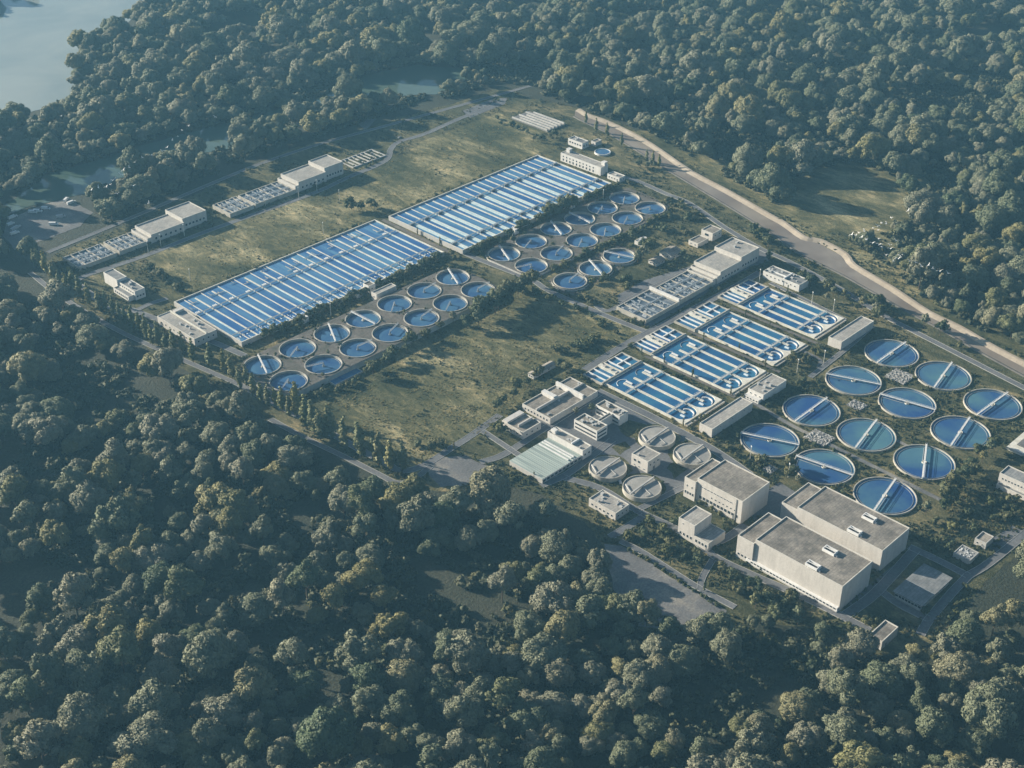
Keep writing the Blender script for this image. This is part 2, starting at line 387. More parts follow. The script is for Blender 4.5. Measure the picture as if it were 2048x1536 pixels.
# lake and river arms
WATERS = [[(-260, 120), (40, -30), (330, -90), (300, 20), (160, 95), (152, 175), (135, 205), (60, 225), (0, 245), (-200, 330)],
          [(-60, 440), (20, 405), (90, 352), (200, 318), (330, 278), (430, 252), (530, 226), (640, 196), (720, 152), (830, 130), (960, 140), (915, 172), (870, 188), (770, 196), (690, 205), (600, 232), (520, 258), (455, 300), (420, 304), (330, 312), (250, 352), (180, 385), (130, 398), (60, 412), (-40, 450)],
          [(230, 128), (420, 122), (560, 128), (560, 118), (420, 112), (300, 112)]]
for i, p in enumerate(WATERS): sheet('lake' if i == 0 else 'river', p, .2+.01*i, 'lake' if i == 0 else 'river')

# canal
far = [(1150, 222), (1170, 234), (1200, 244), (1246, 265), (1299, 295), (1374, 347), (1449, 387), (1536, 437), (1560, 450), (1602, 480), (1637, 487), (1682, 512), (1700, 535), (1775, 580), (1850, 630), (1912, 660), (1980, 700), (2080, 752)]
near = [(1149, 235), (1160, 241), (1190, 256), (1221, 272), (1274, 305), (1324, 336), (1380, 370), (1449, 412), (1536, 467), (1567, 490), (1600, 517), (1650, 540), (1687, 555), (1750, 590), (1800, 616), (1880, 660), (1960, 706), (2070, 766)]
F_ = [at(*p).xy for p in far]; N_ = [at(*p).xy.lerp(f, .2) for p, f in zip(near, F_)]
mb = MB()
for i in range(len(F_)-1): mb.quad([(*N_[i], .3), (*N_[i+1], .3), (*F_[i+1], .3), (*F_[i], .3)])
tag(mb.build('canal_water', 'w_canal'), kind='structure')
BLOCK_L.append(([tuple((a+b)/2) for a, b in zip(F_, N_)], 13))
def bank(pts, wd, h, m, slope, name, label):
    mb = MB(); P = smooth(pts, 3)
    for i in range(len(P)-1):
        d0 = (P[min(i+1, len(P)-1)]-P[max(i-1, 0)]).normalized(); d1 = (P[min(i+2, len(P)-1)]-P[i]).normalized()
        n0, n1 = Vector((-d0.y, d0.x)), Vector((-d1.y, d1.x))
        o = lambda p, n, s, z: (*(p+n*s), z)
        mb.quad([o(P[i], n0, 0, .2), o(P[i+1], n1, 0, .2), o(P[i+1], n1, slope, h), o(P[i], n0, slope, h)])
        mb.quad([o(P[i], n0, slope, h), o(P[i+1], n1, slope, h), o(P[i+1], n1, slope+wd, h), o(P[i], n0, slope+wd, h)])
        mb.quad([o(P[i], n0, slope+wd, h), o(P[i+1], n1, slope+wd, h), o(P[i+1], n1, slope+wd+1.2, 0), o(P[i], n0, slope+wd+1.2, 0)])
    tag(mb.build(name, m), label, 'wall')
bank(F_, 2.2, 1.8, 'sand', 4.0, 'canal_wall', 'tall pale concrete retaining wall along the forest side of the brown canal')
bank(N_[::-1], .6, .5, 'platform', 1.0, 'canal_wall', 'low grey concrete kerb wall along the plant side of the brown canal')

# ------------------------------------------------------------------ buildings
def rect(h, W=None, N=None, E=None, S=None):
    q = {k: at(*v, h) for k, v in (('W', W), ('N', N), ('E', E), ('S', S)) if v}
    av = lambda ks, c: (lambda L: sum(L)/max(1, len(L)))([q[k][c] for k in ks if k in q])
    return av('WS', 0), av('NE', 0), av('SE', 1), av('WN', 1)
WIN = {}
def window_mesh(wd, ht, face):
    k = (round(wd, 2), round(ht, 2), face)
    if k not in WIN:
        mb = MB(); fr = .12
        bx = (lambda a0, a1, d0, d1, z0, z1, mi: mb.box(d0, d1, a0, a1, z0, z1, mi, True, True)) if face == 'x' else (lambda a0, a1, d0, d1, z0, z1, mi: mb.box(a0, a1, d0, d1, z0, z1, mi, True, True))
        bx(-wd/2, wd/2, -.03, .05, -ht/2, ht/2, 1)
        for a0, a1, z0, z1 in ((-wd/2-fr, -wd/2, -ht/2-fr, ht/2+fr), (wd/2, wd/2+fr, -ht/2-fr, ht/2+fr), (-wd/2, wd/2, -ht/2-fr, -ht/2), (-wd/2, wd/2, ht/2, ht/2+fr)):
            bx(a0, a1, -.08, .05, z0, z1, 0)
        WIN[k] = mb.mesh('window', ['white', 'glass'])
    return WIN[k]
def add_windows(root, R, face, n, z, wd, ht, a=0.06, b=0.94):
    x0, x1, y0, y1 = R
    for i in range(n):
        t = a+(b-a)*(i+.5)/n
        if face == 'x': link('window', window_mesh(wd, ht, 'x'), root, (x0, y1+(y0-y1)*t, z))
        else: link('window', window_mesh(wd, ht, 'y'), root, (x0+(x1-x0)*t, y0, z))
def volume(root, R, z0, h, wm, rm, par=.6, name='wall', roofname='roof', parent=None):
    x0, x1, y0, y1 = R; t = .45
    mb = MB(); zt = h+par
    o = [(x0, y0), (x1, y0), (x1, y1), (x0, y1)]; i_ = [(x0+t, y0+t), (x1-t, y0+t), (x1-t, y1-t), (x0+t, y1-t)]
    for k in range(4):
        l = (k+1) % 4
        mb.quad([(*o[k], z0), (*o[l], z0), (*o[l], zt), (*o[k], zt)])
        mb.quad([(*o[k], zt), (*o[l], zt), (*i_[l], zt), (*i_[k], zt)], 1)
        mb.quad([(*i_[k], zt), (*i_[l], zt), (*i_[l], h-.1), (*i_[k], h-.1)])
    wl = mb.build(name, [wm, 'cream' if wm != 'wall_grey' else 'conc'], root)
    mb = MB(); mb.quad([(*p, h) for p in i_])
    mb.build(roofname, rm, wl if name != 'wall' else root)
    return wl
def roof_boxes(root, R, h, n, seed, nm='roof_vent', lo=.8, hi=2.2):
    r = random.Random(seed); x0, x1, y0, y1 = R
    for i in range(n):
        a, b = r.uniform(x0+2, x1-2), r.uniform(y0+2, y1-2); s, t, u = r.uniform(lo, hi), r.uniform(lo, hi), r.uniform(.6, 1.5)
        mb = MB(); mb.box(a-s/2, a+s/2, b-t/2, b+t/2, h, h+u, 0); mb.box(a-s/2-.1, a+s/2+.1, b-t/2-.1, b+t/2+.1, h+u, h+u+.15, 1, True, True)
        mb.build(nm, ['metal', 'conc'], root)
def building(name, label, cat, R, h, wm='wall', rm='roof', par=.6, wins=(), wings=(), vents=0, doors=(), group=None):
    x0, x1, y0, y1 = R; cx, cy = (x0+x1)/2, (y0+y1)/2
    root = thing(name, label, cat, (cx, cy, 0), group)
    L = lambda r: (r[0]-cx, r[1]-cx, r[2]-cy, r[3]-cy)
    volume(root, L(R), 0, h, wm, rm, par)
    BLOCK_R.append(R)
    for (r, hh) in wings:
        volume(root, L(r), 0, hh, wm, rm, par, 'wing'); BLOCK_R.append(r)
    for wn in wins:
        r = L(wn[0]) if wn[0] else L(R); add_windows(root, r, *wn[1:])
    for (r, face, t, wd, ht) in doors:
        r = L(r) if r else L(R); mb = MB()
        if face == 'x':
            y = r[3]+(r[2]-r[3])*t; mb.box(r[0]-.08, r[0]+.05, y-wd/2, y+wd/2, .05, ht, 0, True, True)
        else:
            x = r[0]+(r[1]-r[0])*t; mb.box(x-wd/2, x+wd/2, r[2]-.08, r[2]+.05, .05, ht, 0, True, True)
        mb.build('door', 'roof_dark', root)
    if vents: roof_boxes(root, L(R), h, vents, hash(label) % 1000 if False else len(label)*7)
    return root, L

def skylight(root, x, y, z, sx, sy):
    mb = MB(); hh = 1.8
    mb.box(x-sx/2, x+sx/2, y-sy/2, y+sy/2, z, z+hh, 0, False)
    i = .5; o = [(x-sx/2, y-sy/2), (x+sx/2, y-sy/2), (x+sx/2, y+sy/2), (x-sx/2, y+sy/2)]; n = [(x-sx/2+i, y-sy/2+i), (x+sx/2-i, y-sy/2+i), (x+sx/2-i, y+sy/2-i), (x-sx/2+i, y+sy/2-i)]
    for k in range(4):
        l = (k+1) % 4
        mb.quad([(*o[k], z+hh), (*o[l], z+hh), (*n[l], z+hh), (*n[k], z+hh)], 0); mb.quad([(*n[k], z+hh), (*n[l], z+hh), (*n[l], z+.4), (*n[k], z+.4)], 0)
    mb.quad([(*p, z+.4) for p in n], 1)
    mb.box(x-.25, x+.25, y-sy/2+.5, y+sy/2-.5, z+hh, z+hh+.2, 0, True, True)
    mb.box(x-sx/2+.6, x-sx/2+1.5, y-sy/2-1.7, y-sy/2-.6, z, z+1.1, 2)
    mb.build('skylight', ['white', 'dark', 'metal'], root)

# three big halls
R1 = rect(17, (1393.7, 958.7), (1450, 920), (1540, 966), (1486, 1003.7))
R1w = rect(14.5, (1367.5, 953.7), (1422.5, 921)); R1w = (R1w[0], R1[1]-1.5, R1[3]+.02, R1w[3])
hall1, L = building('factory_hall', 'tall pale hall with dark window rows, standing beside two grey round covers', 'hall', R1, 17, rm='roof', wings=[(R1w, 14.5)],
    wins=[(None, 'x', 10, 12.6, 1.9, .7, .08, .80), (None, 'x', 11, 4.6, 2.1, 2.2), (None, 'x', 7, 8.2, 1.2, 1.0, .3, .9), (R1w, 'x', 4, 4.4, 1.3, 2), (R1w, 'x', 2, 9.5, .8, 1.6)], doors=[(None, 'x', .86, 3, 4)])
mb = MB(); r = L(R1)
mb.box(r[0]-.35, r[0]-.02, r[2]+4.0, r[2]+4.6, 0, 17, 0); mb.build('drain_pipe', 'roof_dark', hall1)
R2 = rect(15.5, (1592, 1016), (1650, 975), (1821, 1056), (1766, 1102))
R2w = rect(14, (1561, 1002), (1616, 967)); R2w = (R2[0]+.5, R2[1]-1, R2[3]+.02, R2w[3])
hall2, L = building('factory_hall', 'long flat-roofed hall between the front hall and the round blue tanks', 'hall', R2, 15.5, wings=[(R2w, 13)], doors=[(None, 'x', .7, 4, 5)])
for a, b in (((1728, 1030), (1750, 1038)), ((1697, 1055), (1722, 1066))):
    p, q = at(*a, 17), at(*b, 17); c = ((p+q)/2); skylight(hall2, c.x-(R2[0]+R2[1])/2, c.y-(R2[2]+R2[3])/2, 15.5, 4.5, 8)
R3 = rect(18, (1512.5, 1081), (1570, 1034), (1745, 1122), (1686, 1176))
R3w = rect(16, (1475, 1070), (1536, 1026)); R3w = (R3w[0], R3[1]-1.5, R3[3]+.02, R3w[3])
hall3, L = building('factory_hall', 'largest pale hall at the front with a white striped plinth', 'hall', R3, 18, wings=[(R3w, 15.5)], wins=[(R3w, 'x', 4, 3.2, 1.5, 1.6)])
for a, b in (((1648, 1094), (1673, 1105)), ((1612, 1122), (1641, 1136))):
    p, q = at(*a, 19.5), at(*b, 19.5); c = ((p+q)/2); skylight(hall3, c.x-(R3[0]+R3[1])/2, c.y-(R3[2]+R3[3])/2, 18, 4.5, 8)
r = L(R3); mb = MB(); mb.box(r[0]-1.6, r[0]-.02, r[2]+.3, r[3]+4, 0, 3.4, 0); mb.box(r[0]-1.75, r[0]-1.6, r[2]+.3, r[3]+4, .4, .9, 1, True, True); mb.build('plinth', ['white', 'wall_grey'], hall3)
for i in range(26):
    y = r[2]+2+(r[3]+2-r[2]-2)*i/26
    link('plinth_window', window_mesh(1.6, 1.1, 'x'), hall3, (r[0]-1.62, y, 2.3))

RP = rect(5, (1788.5, 1184), (1845, 1125), (1903, 1155), (1847, 1214))
rp = (RP[0]+1.2, RP[1]-1.2, RP[2]+1.2, RP[3]-1.2)
root = thing('flat_pavilion', 'low grey pavilion with wide overhanging flat roof in the hall shadow', 'building', ((RP[0]+RP[1])/2, (RP[2]+RP[3])/2, 0))
L = lambda r: (r[0]-root.location.x, r[1]-root.location.x, r[2]-root.location.y, r[3]-root.location.y)
q = L(rp); mb = MB(); mb.box(*q, 0, 4.5); mb.build('wall', 'wall_grey', root); q2 = L(RP); mb = MB(); mb.box(*q2, 4.5, 5.1, 0, True, True); mb.build('roof', 'roof_dark', root)
mb = MB(); ym = (q2[2]+q2[3])/2; mb.box((q2[0]*.6+q2[1]*.4), (q2[0]*.6+q2[1]*.4)+.5, q2[2]+.2, q2[3]-.2, 5.1, 5.22); mb.build('roof_seam', 'conc', root)
for i in range(8): link('window', window_mesh(2.2, 1.6, 'x'), root, (q[0], q[2]+(q[3]-q[2])*(i+.5)/8, 2.4)); link('window', window_mesh(2.2, 1.6, 'y'), root, (q[0]+(q[1]-q[0])*(i+.5)/8, q[2], 2.4))
BLOCK_R.append(RP)

building('gatehouse', 'small flat-roofed hut among trees below the front hall', 'hut', rect(6, (1736, 1271), (1771, 1241), (1796, 1255), (1766, 1284)), 6, wins=[(None, 'x', 2, 3.5, 1.4, 1.2)], doors=[(None, 'y', .3, 1.4, 2.4)])
building('tool_shed', 'tiny pale shed beside a small grey yard at the right edge', 'shed', rect(4, (1951, 1077.5), (1963.5, 1064), (1987, 1072.5), (1973.5, 1090)), 4, 'wall_grey', wins=[(None, 'x', 2, 2.2, 1.2, 1.2)], doors=[(None, 'x', .8, 1.3, 2.2)])
root, L = building('ruined_hut', 'low derelict roof covered in debris north of the flat pavilion', 'hut', rect(3, (1908.5, 1100), (1926, 1092), (1961, 1105), (1933.5, 1126)), 3, 'wall_grey', 'roof_dark', .3)
Rq = L(rect(3, (1908.5, 1100), (1926, 1092), (1961, 1105), (1933.5, 1126)))
mb = MB()
for i in range(34):
    x, y = rnd.uniform(Rq[0]+.7, Rq[1]-1.5), rnd.uniform(Rq[2]+.7, Rq[3]-1.5); mb.box(x, x+rnd.uniform(.3, 1.2), y, y+rnd.uniform(.3, .9), 3, 3+rnd.uniform(.1, .5), rnd.randint(0, 1))
tag(mb.build('debris', ['white', 'metal'], root), kind='stuff')
p = at(1999, 947, 9); p2 = at(2014.6, 935, 9); e = at(2085, 985, 9)
RE = (p.x, p2.x+2, e.y, p.y)
building('yellowish_block', 'pale cream block with two window rows cut by the right edge', 'building', RE, 9, 'wall', 'roof_dark', wins=[(None, 'x', 12, 6.3, 1.1, 1.2), (None, 'x', 12, 2.6, 1.6, 1.4)], wings=[((RE[0]-3.5, RE[0]-.02, RE[2], RE[3]-1), 2.6)])
A_, B_, C_ = at(2011, 895, 1.2), at(2037.5, 851, 1.2), at(2090, 935, 1.2)
RSq = (A_.x, B_.x, C_.y, A_.y)
root = thing('concrete_pad', 'sandy raised concrete pad at the right edge by the big tanks', 'slab', ((RSq[0]+RSq[1])/2, (RSq[2]+RSq[3])/2, 0)); sx, sy = (RSq[1]-RSq[0])/2, (RSq[3]-RSq[2])/2
mb = MB(); mb.box(-sx, sx, -sy, sy, 0, 1.2); mb.build('slab', 'cream', root); mb = MB(); mb.box(-sx, sx, -sy, -sy+.6, 1.2, 2); mb.box(-sx, -sx+.5, -sy+.6, sy, 1.2, 2); mb.build('kerb_wall', 'conc', root)
mb = MB(); mb.box(-sx+8, sx-4, -2, sy-4, 1.2, 1.9); mb.build('bed', 'gravel', root)
BLOCK_R.append(RSq)

# long low pump houses
building('pump_house', 'long low grey pump house by the front aeration basin corner', 'pump house', rect(6.5, (1398.7, 848.7), (1481, 793), (1505, 807.5), (1425, 858.7)), 6.5, rm='roof_light', wins=[(None, 'y', 3, 4.8, 1, .7)])
root, L = building('pump_house', 'short pump house with crumbling pocked white end wall', 'pump house', rect(6, (1499, 780), (1540, 744), (1570, 761), (1530, 791)), 6, 'wall_white', 'roof_light', .4, wins=[(None, 'x', 3, 3.6, 1.6, .9)], vents=5, doors=[(None, 'x', .75, 1.6, 2.4)])
Rl = L(rect(6, (1499, 780), (1540, 744), (1570, 761), (1530, 791)))
mb = MB(); mb.box(Rl[0]-4, Rl[0]-.02, Rl[2]+1, Rl[3], 0, 3); mb.build('wing', 'wall_white', root)
for k in range(5): link('window', window_mesh(1.3, 1.1, 'x'), root, (Rl[0]-4, Rl[2]+2.5+k*2.5, 1.7))
building('pump_house', 'long low pump house between the last aeration basin and far tanks', 'pump house', rect(6.5, (1657.5, 676), (1720, 632.5), (1749, 642.5), (1684, 685)), 6.5, rm='roof_light', wins=[(None, 'y', 2, 4.8, 1, .7)])
Ro = rect(5.5, (1525, 542.5), (1547.5, 532.5), (1616, 560), (1600, 572.5))
root, L = building('office_block', 'white bar building with split roof beside the far aeration basin', 'office', Ro, 5.5, 'wall_white', 'roof_dark', .7, wins=[(None, 'x', 8, 3.6, 1.4, 1.0)], vents=9)
q = L(Ro); ym = q[3]*.45+q[2]*.55-1
mb = MB(); mb.box(q[0]+.5, q[1]-.5, ym, ym+.9, 5.5, 6.9, 0); mb.box(q[0]+.5+4, q[0]+.5+4.6, ym+1, q[3]-.5, 5.5, 6.6, 0); mb.build('roof_wall', 'white', root)

# filter houses: two blocks stepping down to two open filter beds
def beds(name, label, R, h, nx, ny, group=None, pale=.5):
    x0, x1, y0, y1 = R; cx, cy = (x0+x1)/2, (y0+y1)/2; sx, sy = (x1-x0)/2, (y1-y0)/2
    root = thing(name, label, 'filter bed', (cx, cy, 0), group); BLOCK_R.append(R)
    mb = MB(); t = .7; o = [(-sx, -sy), (sx, -sy), (sx, sy), (-sx, sy)]; n = [(-sx+t, -sy+t), (sx-t, -sy+t), (sx-t, sy-t), (-sx+t, sy-t)]
    for k in range(4):
        l = (k+1) % 4; mb.quad([(*o[k], 0), (*o[l], 0), (*o[l], h), (*o[k], h)]); mb.quad([(*o[k], h), (*o[l], h), (*n[l], h), (*n[k], h)]); mb.quad([(*n[k], h), (*n[l], h), (*n[l], h-1.6), (*n[k], h-1.6)])
    mb.build('wall', 'conc_rim', root)
    mb = MB(); mb.quad([(*p, h-1.0) for p in n]); mb.build('water', 'w_filter', root)
    for i in range(1, nx):
        x = -sx+2*sx*i/nx; mb = MB(); mb.box(x-.35, x+.35, -sy+t, sy-t, h-1.5, h-.1); mb.build('divider_wall', 'conc_rim' if i % 2 else 'walkway', root)
    for j in range(1, ny):
        y = -sy+2*sy*j/ny; mb = MB(); mb.box(-sx+t, sx-t, y-.6, y+.6, h-.12, h+.06, 0, True, True); mb.build('walkway', 'walkway', root)
    mb = MB(); r = random.Random(int(x0))
    for i in range(46):
        x, y = r.uniform(-sx+1.5, sx-2.5), r.uniform(-sy+1.5, sy-2.5)
        if r.random() < .5: mb.box(x, x+r.uniform(.6, 1.2), y, y+r.uniform(2, 5), h-1.2, h-.55)
        else: mb.box(x, x+.8, y, y+.8, h-1.2, h-.3)
    tag(mb.build('pipework', 'metal', root), kind='stuff')
    return root
def step_walls(root, R, specs):
    pass
Ra = rect(12, (1426.5, 492.5), (1467.7, 477.5), (1517.7, 495), (1484, 517.5)); Rb = rect(9, (1389, 522.5), (1424, 505), (1476.5, 527.5), (1437.7, 546))
Rb = (Rb[0], Ra[0]-.02, Rb[2], Rb[3])
root, L = building('filter_house', 'stepped pale filter house with two flat roofs next to the canal road', 'building', Ra, 12, 'wall', 'roof_light', .8, wings=[(Rb, 9), ((Rb[0]-4, Rb[0]-.02, Rb[2], Rb[3]), 6.2), ((Rb[0]-8.5, Rb[0]-4.02, Rb[2]+1, Rb[3]), 4.6)], wins=[(None, 'y', 6, 4, 2, 2), (Rb, 'y', 6, 3, 2, 1.8)], vents=3)
Rc = rect(4.5, (1306.5, 572.5), (1366.5, 542.5), (1421.5, 565), (1351.5, 602)); Rc = (Rc[0], Rb[0]-8.55, Rb[2], Rb[3])
Rd = rect(3.6, (1234, 612.5), None, (1350, 600), (1299, 644)); Rd = (Rd[0], Rc[0]-1.4, Rd[2], Rd[3])
beds('filter_beds', 'upper grey filter bed tank against the stepped filter house', Rc, 4.5, 6, 3)
root = beds('filter_beds', 'lower grey filter bed tank at the road end of the filter house', Rd, 3.6, 5, 2)
sx, sy = (Rd[1]-Rd[0])/2, (Rd[3]-Rd[2])/2
mb = MB(); mb.box(sx+.1, sx+1.2, -sy, sy, 0, 6.0); mb.build('end_wall', 'wall_white', root)

Ra = rect(12, (612, 324), (653, 311), (688, 324), (651, 336)); Rb = rect(9, (559.5, 349), (604.5, 334), (641, 350), (597, 365)); Rb = (Rb[0], Ra[0]-.02, Rb[2], Rb[3])
building('filter_house', 'far tall pale filter house at the upper end of the riverside row', 'building', Ra, 12, 'wall', 'roof_light', .8, wings=[(Rb, 9), ((Rb[0]-4, Rb[0]-.02, Rb[2], Rb[3]), 6)], wins=[(None, 'y', 6, 4, 2, 2), (Rb, 'y', 6, 3.5, 2, 2)])
Rb1 = Rb
Rc1 = rect(10, (330, 420), (377.5, 405), (411, 420), (366, 441)); Rd1 = rect(8, (270, 452.5), (327.5, 430), (362.5, 447.5), (302.5, 470)); Rd1 = (Rd1[0], Rc1[0]-.02, Rd1[2], Rd1[3])
building('filter_house', 'near pale filter house in the middle of the riverside row', 'building', Rc1, 10, 'wall', 'roof_light', .8, wings=[(Rd1, 7.5), ((Rd1[0]-4, Rd1[0]-.02, Rd1[2], Rd1[3]), 5.2)], wins=[(None, 'y', 6, 4, 2, 2), (Rd1, 'y', 6, 3.5, 2, 2)])
yy0, yy1 = Rb1[2], Rb1[3]; xm = at(487, 398, 4).x
beds('filter_beds', 'riverside grey filter bed just below the far filter house', (xm+1, Rb1[0]-4.6, yy0, yy1), 4, 6, 3)
beds('filter_beds', 'riverside grey filter bed just above the near filter house', (at(410, 407, 4).x+3, xm-1, yy0, yy1), 4, 6, 3)
yy0, yy1 = Rd1[2], Rd1[3]; xm = at(215, 492, 4).x
r_ = beds('filter_beds', 'riverside grey filter bed below the near filter house', (xm+1.5, Rd1[0]-4.6, yy0, yy1), 4, 6, 3)
beds('filter_beds', 'lowest riverside grey filter bed at the poplar road', (at(138, 522, 4).x, xm-1, yy0, yy1), 3.6, 5, 3)

# west offices and head house of the striped basin
Ru = rect(8.5, (212.5, 537.5), (235, 534), (250, 545), (226, 555)); Rl_ = rect(8.5, (235, 560), (260, 555), (287.5, 575), (267.5, 582.5))
building('west_office', 'pale two-part office with stepped window facade near the poplar road', 'office', Rl_, 7.5, 'wall_white', 'roof_dark', .6,
    wings=[((Rl_[0]-1, Rl_[1]-1, Rl_[3]+.02, Rl_[3]+20), 9), ((Rl_[0]-5, Rl_[0]-.02, Rl_[2]+2, Rl_[3]), 4)], wins=[((Rl_[0]-5, 0, Rl_[2]+2, Rl_[3]), 'x', 7, 2.2, 1.6, 1.8), (None, 'x', 7, 5.9, 1.6, 1.4), (None, 'y', 3, 3, 1.6, 1.5)], vents=4)
Rh = rect(6.5, (316, 632.5), None, (437.5, 662.5), (382.5, 677.5))
root, L = building('head_house', 'sandy flat-roofed head house butting the near end of the striped basin', 'building', Rh, 6.5, 'wall', 'roof_light', .5, wins=[(None, 'x', 8, 3.5, 1.5, 1.4), (None, 'y', 4, 3.5, 1.5, 1.4)], vents=9)
q = L(Rh); mb = MB(); xm = q[0]*.45+q[1]*.55; mb.box(xm, xm+.8, q[2]+.5, q[3]-.5, 6.5, 7.7); mb.build('roof_ridge', 'cream', root)
mb = MB(); mb.box(xm+1, q[1]-.5, q[3]-7, q[3]-3.5, 6.5, 8.6); mb.build('roof_box', 'wall', root)

# northern group
Rn = rect(8, (1123, 305), (1136.5, 300), (1216.5, 330), (1199, 337))
root, L = building('arcade_house', 'long white house with two rows of dark arched windows by the striped basin end', 'building', Rn, 8, 'wall_white', 'roof_light', .4, wins=[(None, 'x', 10, 5.6, 1.5, 1.5, .03, .86), (None, 'x', 10, 2.4, 1.7, 2.2, .03, .86)])
q = L(Rn)
for y in (q[3]-6, q[2]+.5):
    mb = MB(); mb.box(q[1]-4.5, q[1]-.5, y, y+4, 8, 11); mb.box(q[1]-4.7, q[1]-.3, y-.2, y+4.2, 11, 11.4, 0, True, True); mb.build('roof_turret', 'wall_white', root)
building('white_cabin', 'white cabin with dark windows north of the small round pool', 'cabin', rect(6, (1134, 277.5), (1146.5, 274), (1180, 281), (1166.5, 287.5)), 6, 'wall_white', 'roof_dark', wins=[(None, 'x', 5, 3.6, 2, 1.6), (None, 'y', 2, 3, 1.5, 1.5)], vents=2)
building('small_hut', 'small pale hut close to the upper canal and round pool', 'hut', rect(4, (1184, 283), (1193, 277), (1201, 280), (1193, 287)), 4, 'wall', 'roof', wins=[(None, 'x', 1, 2.2, 1.2, 1.2)])
building('corner_house', 'low cream house at the north-east corner of the striped basins', 'house', rect(4.5, (1214, 347.5), (1226.5, 344), (1251, 351), (1239, 358)), 4.5, 'wall_white', 'roof_light', wins=[(None, 'x', 4, 2.6, 1.5, 1.2), (None, 'y', 2, 2.4, 1.4, 1.2)], vents=2)
Rf = rect(1.5, (1020, 237), (1048, 225), (1136, 243), (1102, 262))
root = thing('old_foundation', 'derelict grey concrete foundation with low walls at the far end', 'foundation', ((Rf[0]+Rf[1])/2, (Rf[2]+Rf[3])/2, 0)); sx, sy = (Rf[1]-Rf[0])/2, (Rf[3]-Rf[2])/2; BLOCK_R.append(Rf)
mb = MB(); mb.box(-sx, sx, -sy, sy, 0, 1.5); mb.build('slab', 'gravel', root)
for i in range(6):
    mb = MB(); x = -sx+2*sx*i/5.2; mb.box(x, x+1.0, -sy+1, sy-1-6*(i % 2), 1.5, 2.9); mb.build('low_wall', 'conc', root)
for i in range(4):                                                    # drying beds by the upper road
    a, b = at(768-i*20, 300+i*3), at(748-i*19, 281+i*9)
r5 = rect(.6, (690, 322), (735, 300), (770, 308), (700, 340))
root = thing('drying_beds', 'row of small derelict drying beds beside the curving upper road', 'drying bed', ((r5[0]+r5[1])/2, (r5[2]+r5[3])/2, 0)); sx, sy = (r5[1]-r5[0])/2, (r5[3]-r5[2])/2
for i in range(9):
    x = -sx+2*sx*i/8; mb = MB(); mb.box(x, x+.9, -sy, sy, 0, 1.1); mb.build('low_wall', 'conc', root)
mb = MB(); mb.box(-sx, sx+.9, sy+.02, sy+.9, 0, 1.1); mb.box(-sx, sx+.9, -sy-.9, -sy-.02, 0, 1.1); mb.build('end_wall', 'conc', root)

# mid right sheds
root, L = building('broken_shed', 'white broken shed with jagged roof pieces between tanks and filter house', 'shed', rect(4, (1268, 481), (1285, 471), (1306, 476), (1292, 487)), 3, 'wall_white', 'roof_dark', .3, vents=14)
def gable(name, label, R, h, hr, cat='house', group=None):
    x0, x1, y0, y1 = R; cx, cy = (x0+x1)/2, (y0+y1)/2; sx, sy = (x1-x0)/2, (y1-y0)/2
    root = thing(name, label, cat, (cx, cy, 0), group); BLOCK_R.append(R)
    mb = MB(); mb.box(-sx, sx, -sy, sy, 0, h, 0, False); mb.quad([(-sx, -sy, h), (-sx, 0, hr-.05), (-sx, sy, h)][::-1]); mb.quad([(sx, -sy, h), (sx, 0, hr-.05), (sx, sy, h)]); mb.build('wall', 'wall', root)
    mb = MB(); e = .5
    for s in (-1, 1):
        yb = s*(sy+e); zb = h-(hr-h)*e/sy
        a = [(-sx-e, yb, zb), (sx+e, yb, zb), (sx+e, 0, hr), (-sx-e, 0, hr)]; u = [(p[0], p[1], p[2]+.18) for p in a]
        mb.quad(u if s < 0 else u[::-1]); mb.quad(a); mb.quad([a[0], a[1], u[1], u[0]])
        mb.quad([a[0], a[3], u[3], u[0]]); mb.quad([a[1], a[2], u[2], u[1]])
    mb.build('roof', 'roof', root)
    for t in (.3, .7): link('window', window_mesh(1.4, 1.2, 'x'), root, (-sx, -sy+2*sy*t, h*.55)); link('window', window_mesh(1.4, 1.2, 'y'), root, (-sx+2*sx*t, -sy, h*.55))
gable('grey_house', 'grey gabled house in the bushes west of the filter house', rect(4, (1323, 502), (1340, 491), (1360, 502), (1341, 514)), 4, 6.2)
gable('grey_house', 'smaller grey gabled shed beside the gabled house', rect(3, (1298, 519), (1315, 511), (1329, 519), (1311, 527.5)), 2.8, 4.2, 'shed')
building('cube_house', 'pale cube house with dark doorway beyond the filter house', 'house', rect(7, (1404, 459), (1421.5, 450), (1444, 459), (1424, 469)), 7, 'wall', 'roof', wins=[(None, 'x', 1, 4.5, 4, 2.2), (None, 'y', 2, 4.5, 1.4, 1.4)])
building('flat_annex', 'low flat annex in front of the pale cube house', 'annex', rect(3.5, (1379, 480), (1401, 469), (1414, 479), (1394, 490)), 3.5, 'wall', 'roof', wins=[(None, 'x', 2, 2, 1.4, 1)])
building('weir_box', 'small pale inlet box set on the side wall of the near striped basin', 'building', rect(7, (728, 567), (740, 561), (748, 568), (736, 575)), 7, 'wall_white', 'roof', wins=[(None, 'y', 1, 4, 1.2, 1.2)])
building('ramp_house', 'low grey ramp house between the striped basin and the round tanks', 'building', rect(7, (743, 583), (783, 566), (792, 571), (752, 590)), 6.5, 'wall', 'roof_light', wins=[(None, 'x', 1, 4, 1.2, 1.2)])

